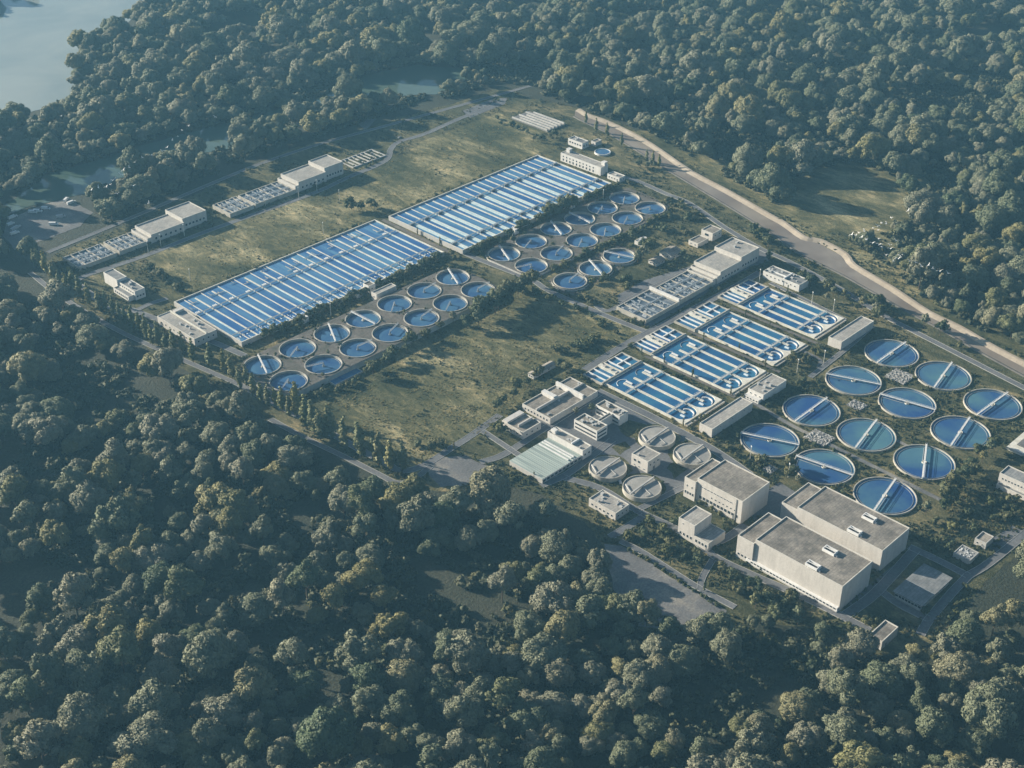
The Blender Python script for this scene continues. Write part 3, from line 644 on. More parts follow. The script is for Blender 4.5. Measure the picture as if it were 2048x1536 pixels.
# centre bottom group
gable('long_shed', 'narrow ribbed-roof shed on the edge of the dry meadow', rect(3.2, (1055, 746), (1100, 722.5), (1109, 726), (1070, 752.5)), 3.0, 4.0, 'shed')
Rk = rect(4.5, (1045, 807.5), (1137.5, 757.5), (1199, 781), (1099, 840))
root, L = building('workshop', 'wide roofless-looking workshop with tall white cross walls', 'workshop', Rk, 4.5, 'wall', 'roof', .7, wins=[(None, 'x', 8, 2.6, 1.4, 1.6)], vents=4)
q = L(Rk); ym = q[3]*.5+q[2]*.5
mb = MB(); x = q[0]*.32+q[1]*.68; mb.box(x, x+1.6, q[2]+.5, q[3]-.5, 4.5, 8.2); mb.build('cross_wall', 'wall_white', root)
mb = MB(); mb.box(q[0]+.5, x-.02, ym, ym+1.0, 4.5, 6.6); mb.build('roof_wall', 'wall', root)
mb = MB(); mb.box(x+1.62, q[1]-.5, ym, ym+.8, 4.5, 6.0); mb.build('roof_wall', 'wall', root)
mb = MB(); x = q[0]*.62+q[1]*.38; mb.box(x, x+3.4, ym+1.02, q[3]-.6, 4.5, 7.4); mb.build('roof_box', 'wall_white', root)
Rk2 = rect(6, (1002.5, 840), (1042.5, 820), (1080, 845), (1046, 865))
root, L = building('workshop_annex', 'square pale annex with half-sunk roof beside the workshop', 'annex', Rk2, 5.2, 'wall', 'roof', .7, wins=[(None, 'x', 6, 2.6, 1.4, 1.2), (None, 'y', 3, 2.6, 1.4, 1.2)])
q = L(Rk2); mb = MB(); mb.box(q[0]+3, q[1]-1, q[2]+7, q[2]+8, 5.2, 7.2); mb.box(q[0]+.6, q[1]-.6, q[3]-5, q[3]-.6, 5.2, 6.8); mb.build('roof_box', 'wall', root)
Ro1 = rect(7, (1147.5, 842.5), (1169, 826), (1214, 852.5), (1196, 862.5)); Ro2 = rect(7, (1190, 810), (1211, 801), (1255, 824), (1240, 836))
root, L = building('zigzag_office', 'white zigzag office with ribbon windows and cluttered roofs', 'office', Ro1, 7, 'wall_white', 'roof', .7, wings=[((Ro2[0], Ro2[1], Ro2[2], Ro2[3]), 7), ((Ro1[0]+7, Ro2[0]-.02, Ro1[3]-14, Ro2[2]+9), 6.6)], vents=8)
for z in (2.2, 5.2):
    q = L(Ro1); mb = MB(); mb.box(q[0]-.1, q[0]+.05, q[2]+1, q[3]-1, z-.6, z+.6, 0, True, True); mb.build('ribbon_window', 'glass', root)
    q = L(Ro1); mb = MB(); mb.box(q[0]+1, q[1]-1, q[2]-.1, q[2]+.05, z-.6, z+.6, 0, True, True); mb.build('ribbon_window', 'glass', root)
    q = L(Ro2); mb = MB(); mb.box(q[0]-.1, q[0]+.05, q[2]+1, q[3]-1, z-.6, z+.6, 0, True, True); mb.build('ribbon_window', 'glass', root)
roof_boxes(root, L(Ro2), 7, 12, 5); 
Rg = rect(4, (1020, 921), (1097.5, 872.5), (1162.5, 911), (1084, 957.5))
root = thing('glasshouse', 'large pale green glass-roofed hall in stripes at the forest edge', 'glasshouse', ((Rg[0]+Rg[1])/2, (Rg[2]+Rg[3])/2, 0)); sx, sy = (Rg[1]-Rg[0])/2, (Rg[3]-Rg[2])/2; BLOCK_R.append(Rg)
mb = MB(); mb.box(-sx, sx, -sy, sy, 0, 3.4, 0, False); mb.build('wall', 'wall_grey', root)
mb = MB(); n = 22
for i in range(n):
    xa, xb, xc = -sx+2*sx*i/n, -sx+2*sx*(i+.5)/n, -sx+2*sx*(i+1)/n
    mb.quad([(xa, -sy, 3.6), (xb, -sy, 3.95), (xb, sy, 3.95), (xa, sy, 3.6)]); mb.quad([(xb, -sy, 3.95), (xc, -sy, 3.6), (xc, sy, 3.6), (xb, sy, 3.95)])
mb.build('roof', 'glass_roof', root)
mb = MB(); mb.box(-sx, sx, -sy-.3, -sy, 3.3, 3.7, 0, True, True); mb.box(-sx-.3, -sx, -sy, sy, 3.3, 3.7, 0, True, True); mb.build('gutter', 'conc', root)
for i in range(10): link('window', window_mesh(2.6, 1.8, 'y'), root, (-sx+2*sx*(i+.5)/10, -sy, 1.8))
for i, x in enumerate((.80, .86, .72)): mb = MB(); xx = -sx+2*sx*x; mb.box(xx-.5, xx+.5, -sy+2, sy-1, 3.98, 4.5, 0, True, True); mb.build('roof_rib', 'white', root)
Rgx = rect(7, (1103, 868), (1120, 857.5), (1182, 893), (1166, 906)); Rgx = (Rg[1]+.05, Rgx[1], Rg[2]-1, Rg[3]+1)
root, L = building('boiler_house', 'white boiler house with grey roof joined to the glasshouse end', 'building', Rgx, 7, 'wall_white', 'roof_light', .8, wins=[(None, 'y', 2, 3.5, 1.5, 1.5)], vents=3)
q = L(Rgx); mb = MB(); mb.box(q[0]+.5, q[1]-.5, q[2]+10, q[2]+11, 7, 8.6); mb.build('roof_wall', 'white', root); mb = MB(); mb.box(q[0]+2, q[0]+5, q[3]-5, q[3]-1, 7, 9.4); mb.build('roof_box', 'wall_white', root)
building('valve_house', 'pale cube valve house in the middle of the grey round covers', 'building', rect(9, (1262.5, 906), (1290, 891), (1322.5, 907.5), (1295, 924)), 8.6, 'wall', 'roof_light', .5, wins=[(None, 'x', 2, 5.4, 2, 1.8, .1, .6), (None, 'x', 3, 1.8, 1.3, .8), (None, 'y', 3, 5.4, 1.4, 1.4)], doors=[(None, 'y', .5, 2, 2.6)], vents=1)
building('forest_lodge', 'pale flat building with spotted roof at the dark forest edge', 'building', rect(5.5, (1179, 997.5), (1205, 980), (1259, 1010), (1230, 1029)), 5.5, 'wall', 'roof_light', .6, wins=[(None, 'x', 6, 2.8, 1.5, 1.5), (None, 'y', 3, 2.8, 1.4, 1.2)], vents=9)
Rt = rect(13, (1356, 1036), (1392.5, 1012.5), (1425, 1030), (1389, 1052.5)); Rlw = rect(5.8, (1389, 1072.5), None, (1455, 1062.5), (1420, 1085))
Rlw = (Rt[0], Rt[1], Rlw[2], Rt[2]-.02)
building('control_house', 'pale house of tall cube and low wing in front of the windowed hall', 'house', Rt, 13, 'wall', 'roof_light', .6, wings=[(Rlw, 5.8)], wins=[(None, 'x', 4, 3.2, 1.4, 2), (None, 'x', 1, 10.6, 1, .8, .1, .5), (Rlw, 'x', 4, 3.4, 1.5, 2)], doors=[(Rlw, 'x', .9, 1.6, 2.4)])

# ------------------------------------------------------------------ round tanks
def tank(name, label, group, cx, cy, r, z0, zr, zw, wm, angs, full, seg=72, big=True):
    root = thing(name, label, 'tank', (cx, cy, z0), group); BLOCK_C.append((cx, cy, r+.5))
    zr -= z0; zw -= z0
    mb = MB(); mb.ring(0, 0, r-.6, r, -.2, zr, zw-.6, seg); mb.build('wall', 'conc_rim', root)
    mb = MB(); mb.disc(0, 0, r-.59, zw, seg); mb.build('water', wm, root)
    k = 2.2 if big else 1.5
    mb = MB(); mb.ring(0, 0, r-k-.28, r-k, zw-.5, zw+.28, zw-.5, seg); mb.build('weir', 'walkway', root)
    c, s = math.cos(angs), math.sin(angs); u, v = Vector((c, s)), Vector((-s, c))
    a, b = u*(r-.1), (-u*(r-.1) if full else Vector((0, 0)))
    wd = 1.0 if big else (.85 if full else .5)
    zb = zr+.55
    mb = MB(); mb.beam(a, b, wd, zb, zb+.35)
    br = mb.build('bridge', 'white' if full else 'metal', root)
    mb = MB()
    for sg in (-1, 1):
        o = v*(wd/2)*sg
        mb.beam(a+o, b+o, .12, zb+1.15, zb+1.27)
        for i in range(9):
            p = a.lerp(b, i/8)+o; mb.beam(p-u*.06, p+u*.06, .12, zb+.35, zb+1.15)
    for p in (a*.985, b*.985 if full else b): mb.cyl(p.x, p.y, .5, .5, zr-.1 if p.length > 1 else zw-.3, zb, 8)
    mb.build('handrail', 'white' if full else 'metal', br)
    if big:
        for t in (.35, .7):
            pass
        mb = MB(); mb.beam(u*2+v*1.2, u*(r-3)+v*1.2, .25, zw+.15, zw+.5); mb.beam(-u*2+v*-1.2, -u*(r-3)+v*-1.2, .25, zw+.15, zw+.5); mb.build('scum_board', 'metal', root)
    mb = MB(); hr = 1.6 if big else 1.1
    mb.ring(0, 0, hr-.3, hr, zw-.5, zw+.7, zw-.5, 20); mb.cyl(0, 0, .55, .45, zw-.4, zb+.4, 12); mb.build('hub', 'cream' if full else 'walkway', root)
    return root
big = [((1706.8, 760.6), (1650, 747), (1761, 769), 'second big round tank from the top in the nearest-to-basins line, bridge lying left to right'),
       ((1886.4, 751.2), (1904, 723), (1868, 773), 'big round blue tank just right of the topmost one by the canal road'),
       ((1814.2, 805.9), (1761.7, 787.5), (1871, 819), 'big round tank with left-to-right bridge beside the upper rubble bed'),
       ((1985.5, 808.3), (2014.6, 785), (1957.7, 826), 'outermost big round tank at the right edge above the concrete pad'),
       ((1732.4, 869.1), (1753, 839), (1710.5, 894.7), 'big round tank right of the square rubble bed, steep bridge'),
       ((1920.9, 864.3), (1938, 834.5), (1901, 889), 'big round tank nearest the sandy concrete pad, steep bridge'),
       ((1848.5, 923.8), (1852.7, 889), (1845, 956), 'big round tank with a bridge pointing straight up, near the bush row'),
       ((1769.8, 991.2), (1790, 958), (1748.8, 1018), 'lowest big round tank, tucked behind the long middle hall'),
       ((1622.7, 820.5), (1653.7, 795), (1590, 841), 'big round tank beside the crumbling pump house, slanting bridge'),
       ((1539.3, 880), (1481, 865), (1596, 888.7), 'leftmost big round tank at the end of the long pump house'),
       ((1648.2, 933.2), (1592.5, 911), (1706, 950), 'big round tank above the middle hall, bridge sloping down right'),
       ((1783, 706.2), (1810, 684), (1756, 722), 'topmost big round tank beside the far pump house')]
BIGC = []
for (cx, cy), a, b, lab in big:
    c = at(cx, cy, 1.0); d = at(*a, 1.6)-at(*b, 1.6); BIGC.append(c)
    tank('settling_tank', lab, 'large round settling tanks', c.x, c.y, 19.8, 0, 1.3, .45, 'w_big', math.atan2(d.y, d.x), True)
sm = [(524.7, 729.3, 1, (520, 712), (535, 743)), (577, 761, 0), (595, 696, 0), (646.8, 728, 0), (663.7, 666, 1, (656, 647), (669, 679)), (715.5, 695, 0), (726, 637, 1, (703, 622), (750, 646)), (780, 665, 0), (789, 606.5, 0), (843, 635, 0),
      (848.5, 580.5, 0), (900.5, 605.5, 0), (905.5, 553.7, 1, (896, 540), (913, 566)), (956, 579, 0)]
sm2 = [(1008, 507, 1, (999, 494), (1017, 519)), (1062.5, 530.5, 0), (1062, 482, 0), (1113, 506, 0), (1112, 457, 1, (1100, 446), (1120, 471)), (1164, 480, 0), (1159, 436.7, 1, (1146, 428), (1180, 445)), (1211, 458.7, 0),
       (1205, 415, 0), (1255, 435.5, 0), (1249, 395.5, 0), (1300.5, 415.5, 0)]
sm3 = [(1140.5, 560.8, 0), (1191, 536, 1, (1180, 523), (1202, 548)), (1238.5, 511, 1, (1216, 498), (1263, 508))]
ORD = ['first', 'second', 'third', 'fourth', 'fifth', 'sixth', 'seventh', 'eighth', 'ninth']
PL = 5.0
plat_c = []
def small(lst, z0, where, rows):
    plat = []
    for i, e in enumerate(lst):
        zr = z0+.5; c = at(e[0], e[1], zr)
        if e[2]:
            d = at(*e[3], zr+.6)-at(*e[4], zr+.6); ang = math.atan2(d.y, d.x)
        else: ang = rnd.choice([.3, -2.6, 2.9, .0])+rnd.uniform(-.15, .15)
        row = rows[i % len(rows)]; k = i//len(rows)
        lab = f'{ORD[k]} small tank from the near end, {row}{where}'
        tank('small_tank', lab+('white bridge' if False else ''), 'small round tanks', c.x, c.y, 13.7, z0-3 if z0 > 4 else 0, zr, zr-1.9, 'w_small', ang, bool(e[2]), 56, False)
        plat.append((c.x, c.y))
    return plat
plat_a = small(sm, PL, 'of the raised group', ['row by the basin wall ', 'row by the meadow '])
plat_b = small(sm2, 1.7, 'of the far group', ['basin-side row ', 'bush-side row '])
for e, lab in zip(sm3, ('small round tank at the path bend, nearest of the loose three', 'middle of the three loose small tanks, white bridge across', 'half-hidden last of the three loose small tanks under trees')):
    c = at(e[0], e[1], 2.1); d = at(*e[3], 1.8)-at(*e[4], 1.8) if e[2] else Vector((1, .2, 0))
    tank('small_tank', lab, 'small round tanks', c.x, c.y, 13.7, 0, 2.1, .3, 'w_small', math.atan2(d.y, d.x), bool(e[2]), 56, False); plat_c.append((c.x, c.y))
# raised platform under the near group (hull of its tanks)
def half(ps):
    h = []
    for p in ps:
        while len(h) > 1 and (h[-1][0]-h[-2][0])*(p[1]-h[-2][1])-(h[-1][1]-h[-2][1])*(p[0]-h[-2][0]) <= 0: h.pop()
        h.append(p)
    return h[:-1]
def terrace(centres, z, rad):
    """raised paved platform: hull round the tanks, with a round hole for each tank"""
    pts = sorted((x+rad*math.cos(t*math.pi/16), y+rad*math.sin(t*math.pi/16)) for x, y in centres for t in range(32))
    hull = half(pts)+half(pts[::-1]); bm = bmesh.new(); edges = []
    loops = [hull]+[[(x+13.5*math.cos(-2*math.pi*k/56), y+13.5*math.sin(-2*math.pi*k/56)) for k in range(56)] for x, y in centres]
    top = None
    for lp in loops:
        vs = [bm.verts.new((*p, z)) for p in lp]; top = top or vs; edges += [bm.edges.new((vs[i], vs[(i+1) % len(vs)])) for i in range(len(vs))]
    bmesh.ops.triangle_fill(bm, use_beauty=True, use_dissolve=False, edges=edges, normal=(0, 0, 1))
    n = len(hull)
    lo = [bm.verts.new((*p, 0)) for p in hull]
    for i in range(n):
        f = bm.faces.new((lo[i], lo[(i+1) % n], top[(i+1) % n], top[i])); f.material_index = 1
    me = bpy.data.meshes.new('terrace'); bm.to_mesh(me); bm.free(); me.materials.append(M['terrace']); me.materials.append(M['wall_grey'])
    tag(link('terrace', me), kind='structure')
terrace(plat_a, PL, 15.6); terrace(plat_b, 1.7, 15.6)
for p in plat_c: terrace([p], 1.5, 15.0)
sheet('ground_paved', [(965, 500), (1040, 465), (1200, 390), (1260, 375), (1340, 410), (1290, 440), (1170, 500), (1080, 555), (1030, 540)], .08, 'terrace')
sheet('ground_paved', [(1095, 562), (1140, 535), (1235, 490), (1285, 505), (1230, 545), (1150, 590), (1120, 585)], .085, 'terrace')
# round pool in the north
c = at(1205, 303.5, 1.5)
root = thing('round_pool', 'lone little round blue pool with white rim north of the arcade house', 'pool', (c.x, c.y, 0)); BLOCK_C.append((c.x, c.y, 9))
mb = MB(); mb.ring(0, 0, 7.2, 7.8, 0, 1.8, .8, 40); mb.build('wall', 'white', root); mb = MB(); mb.disc(0, 0, 7.25, 1.4, 40); mb.build('water', 'w_small', root)
c = at(690, 752, 1)
root = thing('rectangular_pool', 'small rectangular blue pool below the raised round tanks', 'pool', (c.x, c.y, 0)); BLOCK_R.append((c.x-14, c.x+14, c.y-5, c.y+5))
mb = MB(); mb.box(-13, 13, -4.6, -4, 0, 1.4); mb.box(-13, 13, 4, 4.6, 0, 1.4); mb.box(-13, -12.4, -4, 4, 0, 1.4); mb.box(12.4, 13, -4, 4, 0, 1.4); mb.build('wall', 'conc', root)
mb = MB(); mb.quad([(-12.4, -4, 1), (12.4, -4, 1), (12.4, 4, 1), (-12.4, 4, 1)]); mb.build('water', 'w_basin', root)

# lawns between the covered tanks and offices
LAWNS = [[(at(x, y).x, at(x, y).y, 15.5) for x, y in ((1215.6, 936), (1284, 975), (1314, 874), (1384, 909))]]
for i, (lx, ly, lr) in enumerate(LAWNS[0]):
    mb = MB(); mb.quad([(lx+lr*(1+.12*noise.noise(Vector((math.cos(t*.196)*2, math.sin(t*.196)*2, i*5))))*math.cos(t*.19635), ly+lr*(1+.12*noise.noise(Vector((math.cos(t*.196)*2, math.sin(t*.196)*2, i*5))))*math.sin(t*.19635), .115+.004*i) for t in range(32)])
    tag(mb.build('lawn', 'site_ground'), kind='structure')
sheet('lawn', [(1236, 852), (1262, 838), (1300, 852), (1288, 872), (1252, 874)], .135, 'site_ground')
sheet('lawn', [(1225, 896), (1248, 884), (1262, 896), (1240, 910)], .14, 'site_ground')
sheet('lawn', [(1330, 935), (1352, 922), (1378, 940), (1350, 958)], .145, 'site_ground')
# grey covered round tanks
for (cx, cy), lab in (((1215.6, 936), 'grey round covered tank nearest the glasshouse'), ((1284, 975), 'grey round covered tank nearest the forest lodge'), ((1314, 874), 'grey round covered tank beside the long pump house road'), ((1384, 909), 'grey round covered tank behind the windowed hall')):
    c = at(cx, cy, 2.6); r = 12.4
    root = thing('covered_tank', lab, 'tank', (c.x, c.y, 0), 'grey covered round tanks'); BLOCK_C.append((c.x, c.y, r+1))
    mb = MB(); mb.ring(0, 0, r-.5, r, 0, 3.4, 2.7, 64); mb.build('wall', 'conc_rim', root)
    mb = MB(); n = 48
    for i in range(n):
        t, u = 2*math.pi*i/n, 2*math.pi*(i+1)/n; mb.quad([((r-.5)*math.cos(t), (r-.5)*math.sin(t), 2.8), ((r-.5)*math.cos(u), (r-.5)*math.sin(u), 2.8), (0, 0, 3.3)])
    mb.build('cover', 'digester', root)
    mb = MB(); mb.beam((-r+.3, -.4), (r-.3, .4), .9, 3.6, 4.7); mb.build('pipe_bridge', 'conc', root)
    mb = MB(); mb.beam((0, 0), (-2.4, -r*.72), .35, 3.3, 3.6); mb.beam((-2.4, -r*.72), (-6, -r*.72+1), .35, 3.2, 3.5); mb.cyl(0, 0, .9, .9, 3.2, 4.4, 14)
    mb.beam((-r*.78, r*.1), (-r*.45, r*.72), .7, 3.0, 3.9); mb.build('pipework', 'conc', root)

# ------------------------------------------------------------------ striped basins
def striped(name, label, R, zr, nd, aer):
    x0, x1, y0, y1 = R; cx, cy = (x0+x1)/2, (y0+y1)/2; sx, sy = (x1-x0)/2, (y1-y0)/2; BLOCK_R.append(R)
    root = thing(name, label, 'basin', (cx, cy, 0)); t = .8; zw = zr-1.1
    mb = MB(); o = [(-sx, -sy), (sx, -sy), (sx, sy), (-sx, sy)]; n = [(-sx+t, -sy+t), (sx-t, -sy+t), (sx-t, sy-t), (-sx+t, sy-t)]
    for k in range(4):
        l = (k+1) % 4; mb.quad([(*o[k], 0), (*o[l], 0), (*o[l], zr), (*o[k], zr)]); mb.quad([(*o[k], zr), (*o[l], zr), (*n[l], zr), (*n[k], zr)], 1); mb.quad([(*n[k], zr), (*n[l], zr), (*n[l], zw-.5), (*n[k], zw-.5)], 1)
    for i in range(13):
        x = -sx+2*sx*(i+.5)/13; mb.box(x-.5, x+.5, -sy-.7, -sy, 0, zr-.3, 0)
    mb.build('wall', ['wall_grey', 'cream'], root)
    mb = MB(); mb.quad([(*p, zw) for p in n]); mb.build('water', 'w_basin' if aer else 'w_basin_pale', root)
    yw1 = sy-2*sy*(.33 if aer else .27); yw2 = -sy+2*sy*(.15 if aer else .17)
    step = 2*sx/(nd+1)
    for i in range(1, nd+1):
        x = -sx+step*i; thick = i % 2 == 0
        ya = sy-t if not thick else (sy-t-3.0 if not aer else (sy-t-5 if i % 6 else yw1-1.5))
        wd = (.6 if not thick else 1.3) if not aer else (.65 if not thick else 1.15)
        mb = MB(); mb.box(x-wd/2, x+wd/2, -sy+t, ya, zw-.5, zw+.45, 0)
        mb.build('divider_wall', 'cream', root)
        if not thick and (not aer or i % 4 == 1):
            cw = step*(.40 if not aer else .10)
            mb = MB(); mb.box(x-wd/2-cw, x-wd/2-.03, (-sy+t+.5 if not aer else yw2), yw1-.9, zw-.2, zw+.42, 0, True, False); mb.build('channel_cover', 'pale_cover', root)
    for yy in (yw1, yw2):
        mb = MB(); mb.box(-sx+t, sx-t, yy-.5, yy+.5, zr-.1, zr+.12, 0, True, True)
        wk = mb.build('walkway', 'walkway', root)
        mb = MB(); mb.box(-sx+t, sx-t, yy-.5, yy-.42, zr+1.0, zr+1.1, 0, True, True)
        for i in range(60):
            x = -sx+1+(2*sx-2)*i/59; mb.box(x-.05, x+.05, yy-.5, yy-.42, zr+.1, zr+1.0)
        mb.build('handrail', 'metal', wk)
    if aer:
        for i in range(0, nd+1):
            x = -sx+step*(i+.5); r = random.Random(i)
            if i % 2 == 0:
                mb = MB()
                for k in range(3): mb.box(x-1.6+k*1.35, x-1.15+k*1.35, yw1+1.6, yw1+4.0, zw-.3, zw+.7, 0)
                mb.build('aerator', 'white', root)
            if i % 3 < 2:
                mb = MB(); yy = sy-2*sy*r.choice((.08, .14, .19, .24))+r.uniform(-2, 2); mb.box(x-step*r.uniform(.3, .9), x+step*r.uniform(.2, .45), yy-.22, yy+.22, zr-.5, zr-.25, 0, True, True); xx = x+r.uniform(-2, 2); mb.box(xx-.25, xx+.25, yy+.5, yy+r.uniform(3, 9), zw, zw+.4); mb.build('inlet_pipe', 'conc_rim' if r.random() < .6 else 'walkway', root)
            mb = MB()
            for k in range(4):
                a, b = x+r.uniform(-step*.38, step*.15), -sy+1.2+r.uniform(0, .10)*2*sy; mb.box(a, a+r.uniform(.3, .6), b, b+r.uniform(1.0, 3.2), zw-.3, zw+r.uniform(.1, .35), 0)
            tag(mb.build('foam', 'foam', root), kind='stuff')
    else:
        for i in range(0, nd+1, 2):
            x = -sx+step*(i+.5); mb = MB(); mb.box(x-step*.3, x+step*.3, yw1-2.2, yw1-.9, zw-.2, zr+.5); mb.build('gate_box', 'walkway', root)
            mb = MB(); mb.box(x-step*.3, x+step*.3, yw2-2.2, yw2-.9, zw-.2, zr+.5); mb.build('gate_box', 'walkway', root)
    for k, f in enumerate((.26, .52) if aer else (.30, .68)):
        x = -sx+2*sx*f; mb = MB(); mb.box(x, x+5, -sy-5.5, -sy-.02, 0, zr+.6); mb.build('buttress', 'wall_white', root)
    return root
RL = rect(4.2, (345, 602), (751, 440), (895, 506), (477.5, 681)); RR = rect(4.2, (775, 430.5), (1074, 312), (1229, 365), (922.5, 500))
striped('striped_basin', 'near long striped blue basin with aerators and many white dividers', RL, 4.2, 25, True)
striped('striped_basin', 'far long striped basin with pale covered channels, beside the arcade house', RR, 4.2, 22, False)

# ------------------------------------------------------------------ aeration basins
def arc_band(mb, cx, cy, r, a0, a1, wd, z0, z1, n=16):
    mb.ring(cx, cy, r-wd/2, r+wd/2, z0, z1, z0, n, 0, a0, a1)
def aeration(label, R, group):
    x0, x1, y0, y1 = R; cx, cy = (x0+x1)/2, (y0+y1)/2; sx, sy = (x1-x0)/2, (y1-y0)/2; BLOCK_R.append(R)
    root = thing('aeration_basin', label, 'basin', (cx, cy, 0), group); zr, zw, t = 1.8, 1.0, 1.0
    mb = MB(); o = [(-sx, -sy), (sx, -sy), (sx, sy), (-sx, sy)]; n = [(-sx+t, -sy+t), (sx-t, -sy+t), (sx-t, sy-t), (-sx+t, sy-t)]
    for k in range(4):
        l = (k+1) % 4; mb.quad([(*o[k], 0), (*o[l], 0), (*o[l], zr), (*o[k], zr)]); mb.quad([(*o[k], zr), (*o[l], zr), (*n[l], zr), (*n[k], zr)]); mb.quad([(*n[k], zr), (*n[l], zr), (*n[l], zw-.5), (*n[k], zw-.5)])
    mb.box(-sx, sx, -sy-2.4, -sy-.6, 0, 1.2, 1)
    mb.build('wall', ['cream', 'conc_rim'], root)
    mb = MB(); mb.quad([(*p, zw) for p in n]); mb.build('water', 'w_aer', root)
    lw = 2*sx/4; yw1 = sy-2*sy*.27; yw2 = -sy+2*sy*.225
    for i, (ya, yb) in enumerate(((sy-2*sy*.13, -sy+2*sy*.115), (sy-2*sy*.14, -sy+t), (sy-2*sy*.13, -sy+2*sy*.115))):
        x = -sx+lw*(i+1); mb = MB(); mb.box(x-.85, x+.85, yb, ya, zw-.5, zr, 0); mb.build('divider_wall', 'cream', root)
    for s in (0, 1):
        xc = -sx+lw*(1+2*s); yc = -sy+2*sy*.105
        mb = MB(); rr = lw*.96                                        # rounded end of the lane pair
        N = 14
        for sg in (-1, 1):
            cxx, cyy = xc+sg*(lw-t*.5), -sy+t
            P = [(xc+sg*(lw-.9)*math.cos(a), -sy+t+(2*sy*.115)*(1-math.sin(a))) for a in [math.pi/2*k/N for k in range(N+1)]]
            for k in range(N): mb.quad([(*P[k], zr-.05), (*P[k+1], zr-.05), (xc+sg*(lw-.45), -sy+t, zr-.05)][::sg or 1])
            for k in range(N): mb.quad([(*P[k], zw-.4), (*P[k+1], zw-.4), (*P[k+1], zr-.05), (*P[k], zr-.05)])
        mb.build('rounded_end', 'cream', root)
        mb = MB(); arc_band(mb, xc+.3, yc-.2, lw*.5, math.radians(-80), math.radians(60), .7, zw-.3, zr+.15); mb.build('guide_vane', 'white', root)
        mb = MB(); mb.box(xc-lw*.42, xc-lw*.30, yc-2.0, yc+1.6, zw-.3, zr); mb.build('guide_vane', 'foam', root)
        mb = MB(); arc_band(mb, xc, sy-2*sy*.135, lw*.52, math.radians(20), math.radians(170), .35, zw-.3, zw+.35); mb.build('guide_vane', 'walkway' if s else 'foam', root)
        mb = MB(); mb.box(xc+lw*.25, xc+lw*.36, sy-2*sy*.20, sy-2*sy*.12, zw-.3, zr); mb.build('guide_vane', 'white', root)
    for yy in (yw1, yw2):
        mb = MB(); mb.box(-sx+t, sx-t, yy-.8, yy+.8, zr+.25, zr+.5, 0, True, True); wk = mb.build('walkway', 'metal', root)
        mb = MB()
        for e in (-.8, .7):
            mb.box(-sx+t, sx-t, yy+e, yy+e+.1, zr+1.4, zr+1.5, 0, True, True)
            for i in range(16): x = -sx+1.2+(2*sx-2.4)*i/15; mb.box(x-.05, x+.05, yy+e, yy+e+.1, zr+.5, zr+1.4)
        mb.build('handrail', 'cream', wk)
    return root
aerp = [((1211.5, 766), (1279, 724), (1449, 797.5), (1367.5, 847.5)), ((1301.5, 710), (1370, 670), (1534, 741), (1464, 785)), ((1391, 661), (1454, 622.5), (1611, 685), (1552.5, 729)), ((1473, 612.5), (1534, 576), (1691, 635), (1632.5, 671))]
prep = [((1166.5, 750), (1241.5, 702.5), (1278, 720), (1201.5, 765)), ((1264, 687.5), (1331.5, 650), (1370, 667.5), (1301.5, 709)), ((1350, 642.5), (1419, 600), (1454, 619), (1386.5, 659)), ((1436.5, 590), (1499, 557.5), (1533, 572.5), (1471.5, 610))]
AL = ['front aeration basin beside the zigzag office road', 'second aeration basin from the front, above the crumbling pump house', 'third aeration basin from the front', 'farthest aeration basin beside the white bar building']
for k in range(4):
    R = rect(1.8, *aerp[k]); aeration('blue four-lane '+AL[k], R, 'four-lane aeration basins')
    P = rect(1.8, *prep[k]); P = (P[0], P[1], R[3]+1.2, P[3])
    x0, x1, y0, y1 = P; cx, cy = (x0+x1)/2, (y0+y1)/2; sx, sy = (x1-x0)/2, (y1-y0)/2; BLOCK_R.append(P)
    root = thing('intake_basin', 'small partitioned intake basin at the head of the '+AL[k].split(',')[0].split(' beside')[0], 'basin', (cx, cy, 0), 'intake basins'); zr, zw, t = 1.8, .9, .8
    mb = MB(); o = [(-sx, -sy), (sx, -sy), (sx, sy), (-sx, sy)]; n = [(-sx+t, -sy+t), (sx-t, -sy+t), (sx-t, sy-t), (-sx+t, sy-t)]
    for j in range(4):
        l = (j+1) % 4; mb.quad([(*o[j], 0), (*o[l], 0), (*o[l], zr), (*o[j], zr)]); mb.quad([(*o[j], zr), (*o[l], zr), (*n[l], zr), (*n[j], zr)]); mb.quad([(*n[j], zr), (*n[l], zr), (*n[l], zw-.5), (*n[j], zw-.5)])
    mb.box(-sx, sx, -sy-1.0, -sy-.02, 0, 2.6)
    mb.build('wall', 'conc_rim', root)
    mb = MB(); mb.quad([(*p, zw) for p in n]); mb.build('water', 'w_aer', root)
    for f, wd, m_, zz in ((.13, .7, 'white', 0), (.26, .9, 'white', 0), (.40, 3.0, 'cream', 1.2), (.52, .8, 'cream', .2), (.62, .9, 'white', 0), (.80, .7, 'white', 0)):
        x = -sx+2*sx*f; mb = MB(); mb.box(x-wd/2, x+wd/2, -sy+t+(1 if zz == 0 and f > .6 else 0), sy-t, zw-.4, zr+zz); mb.build('divider_wall', m_, root)
    mb = MB(); x = -sx+2*sx*.64; mb.box(x, sx-t, -.5, .5, zw-.4, zr+.1); mb.build('cross_wall', 'white', root)
    x = -sx+2*sx*.40
    for e in (-.3, .35): mb = MB(); mb.box(x-1, x+1, sy*e-1.2, sy*e+1.2, zr+1.2, zr+2.2); mb.build('gate_box', 'conc', root)
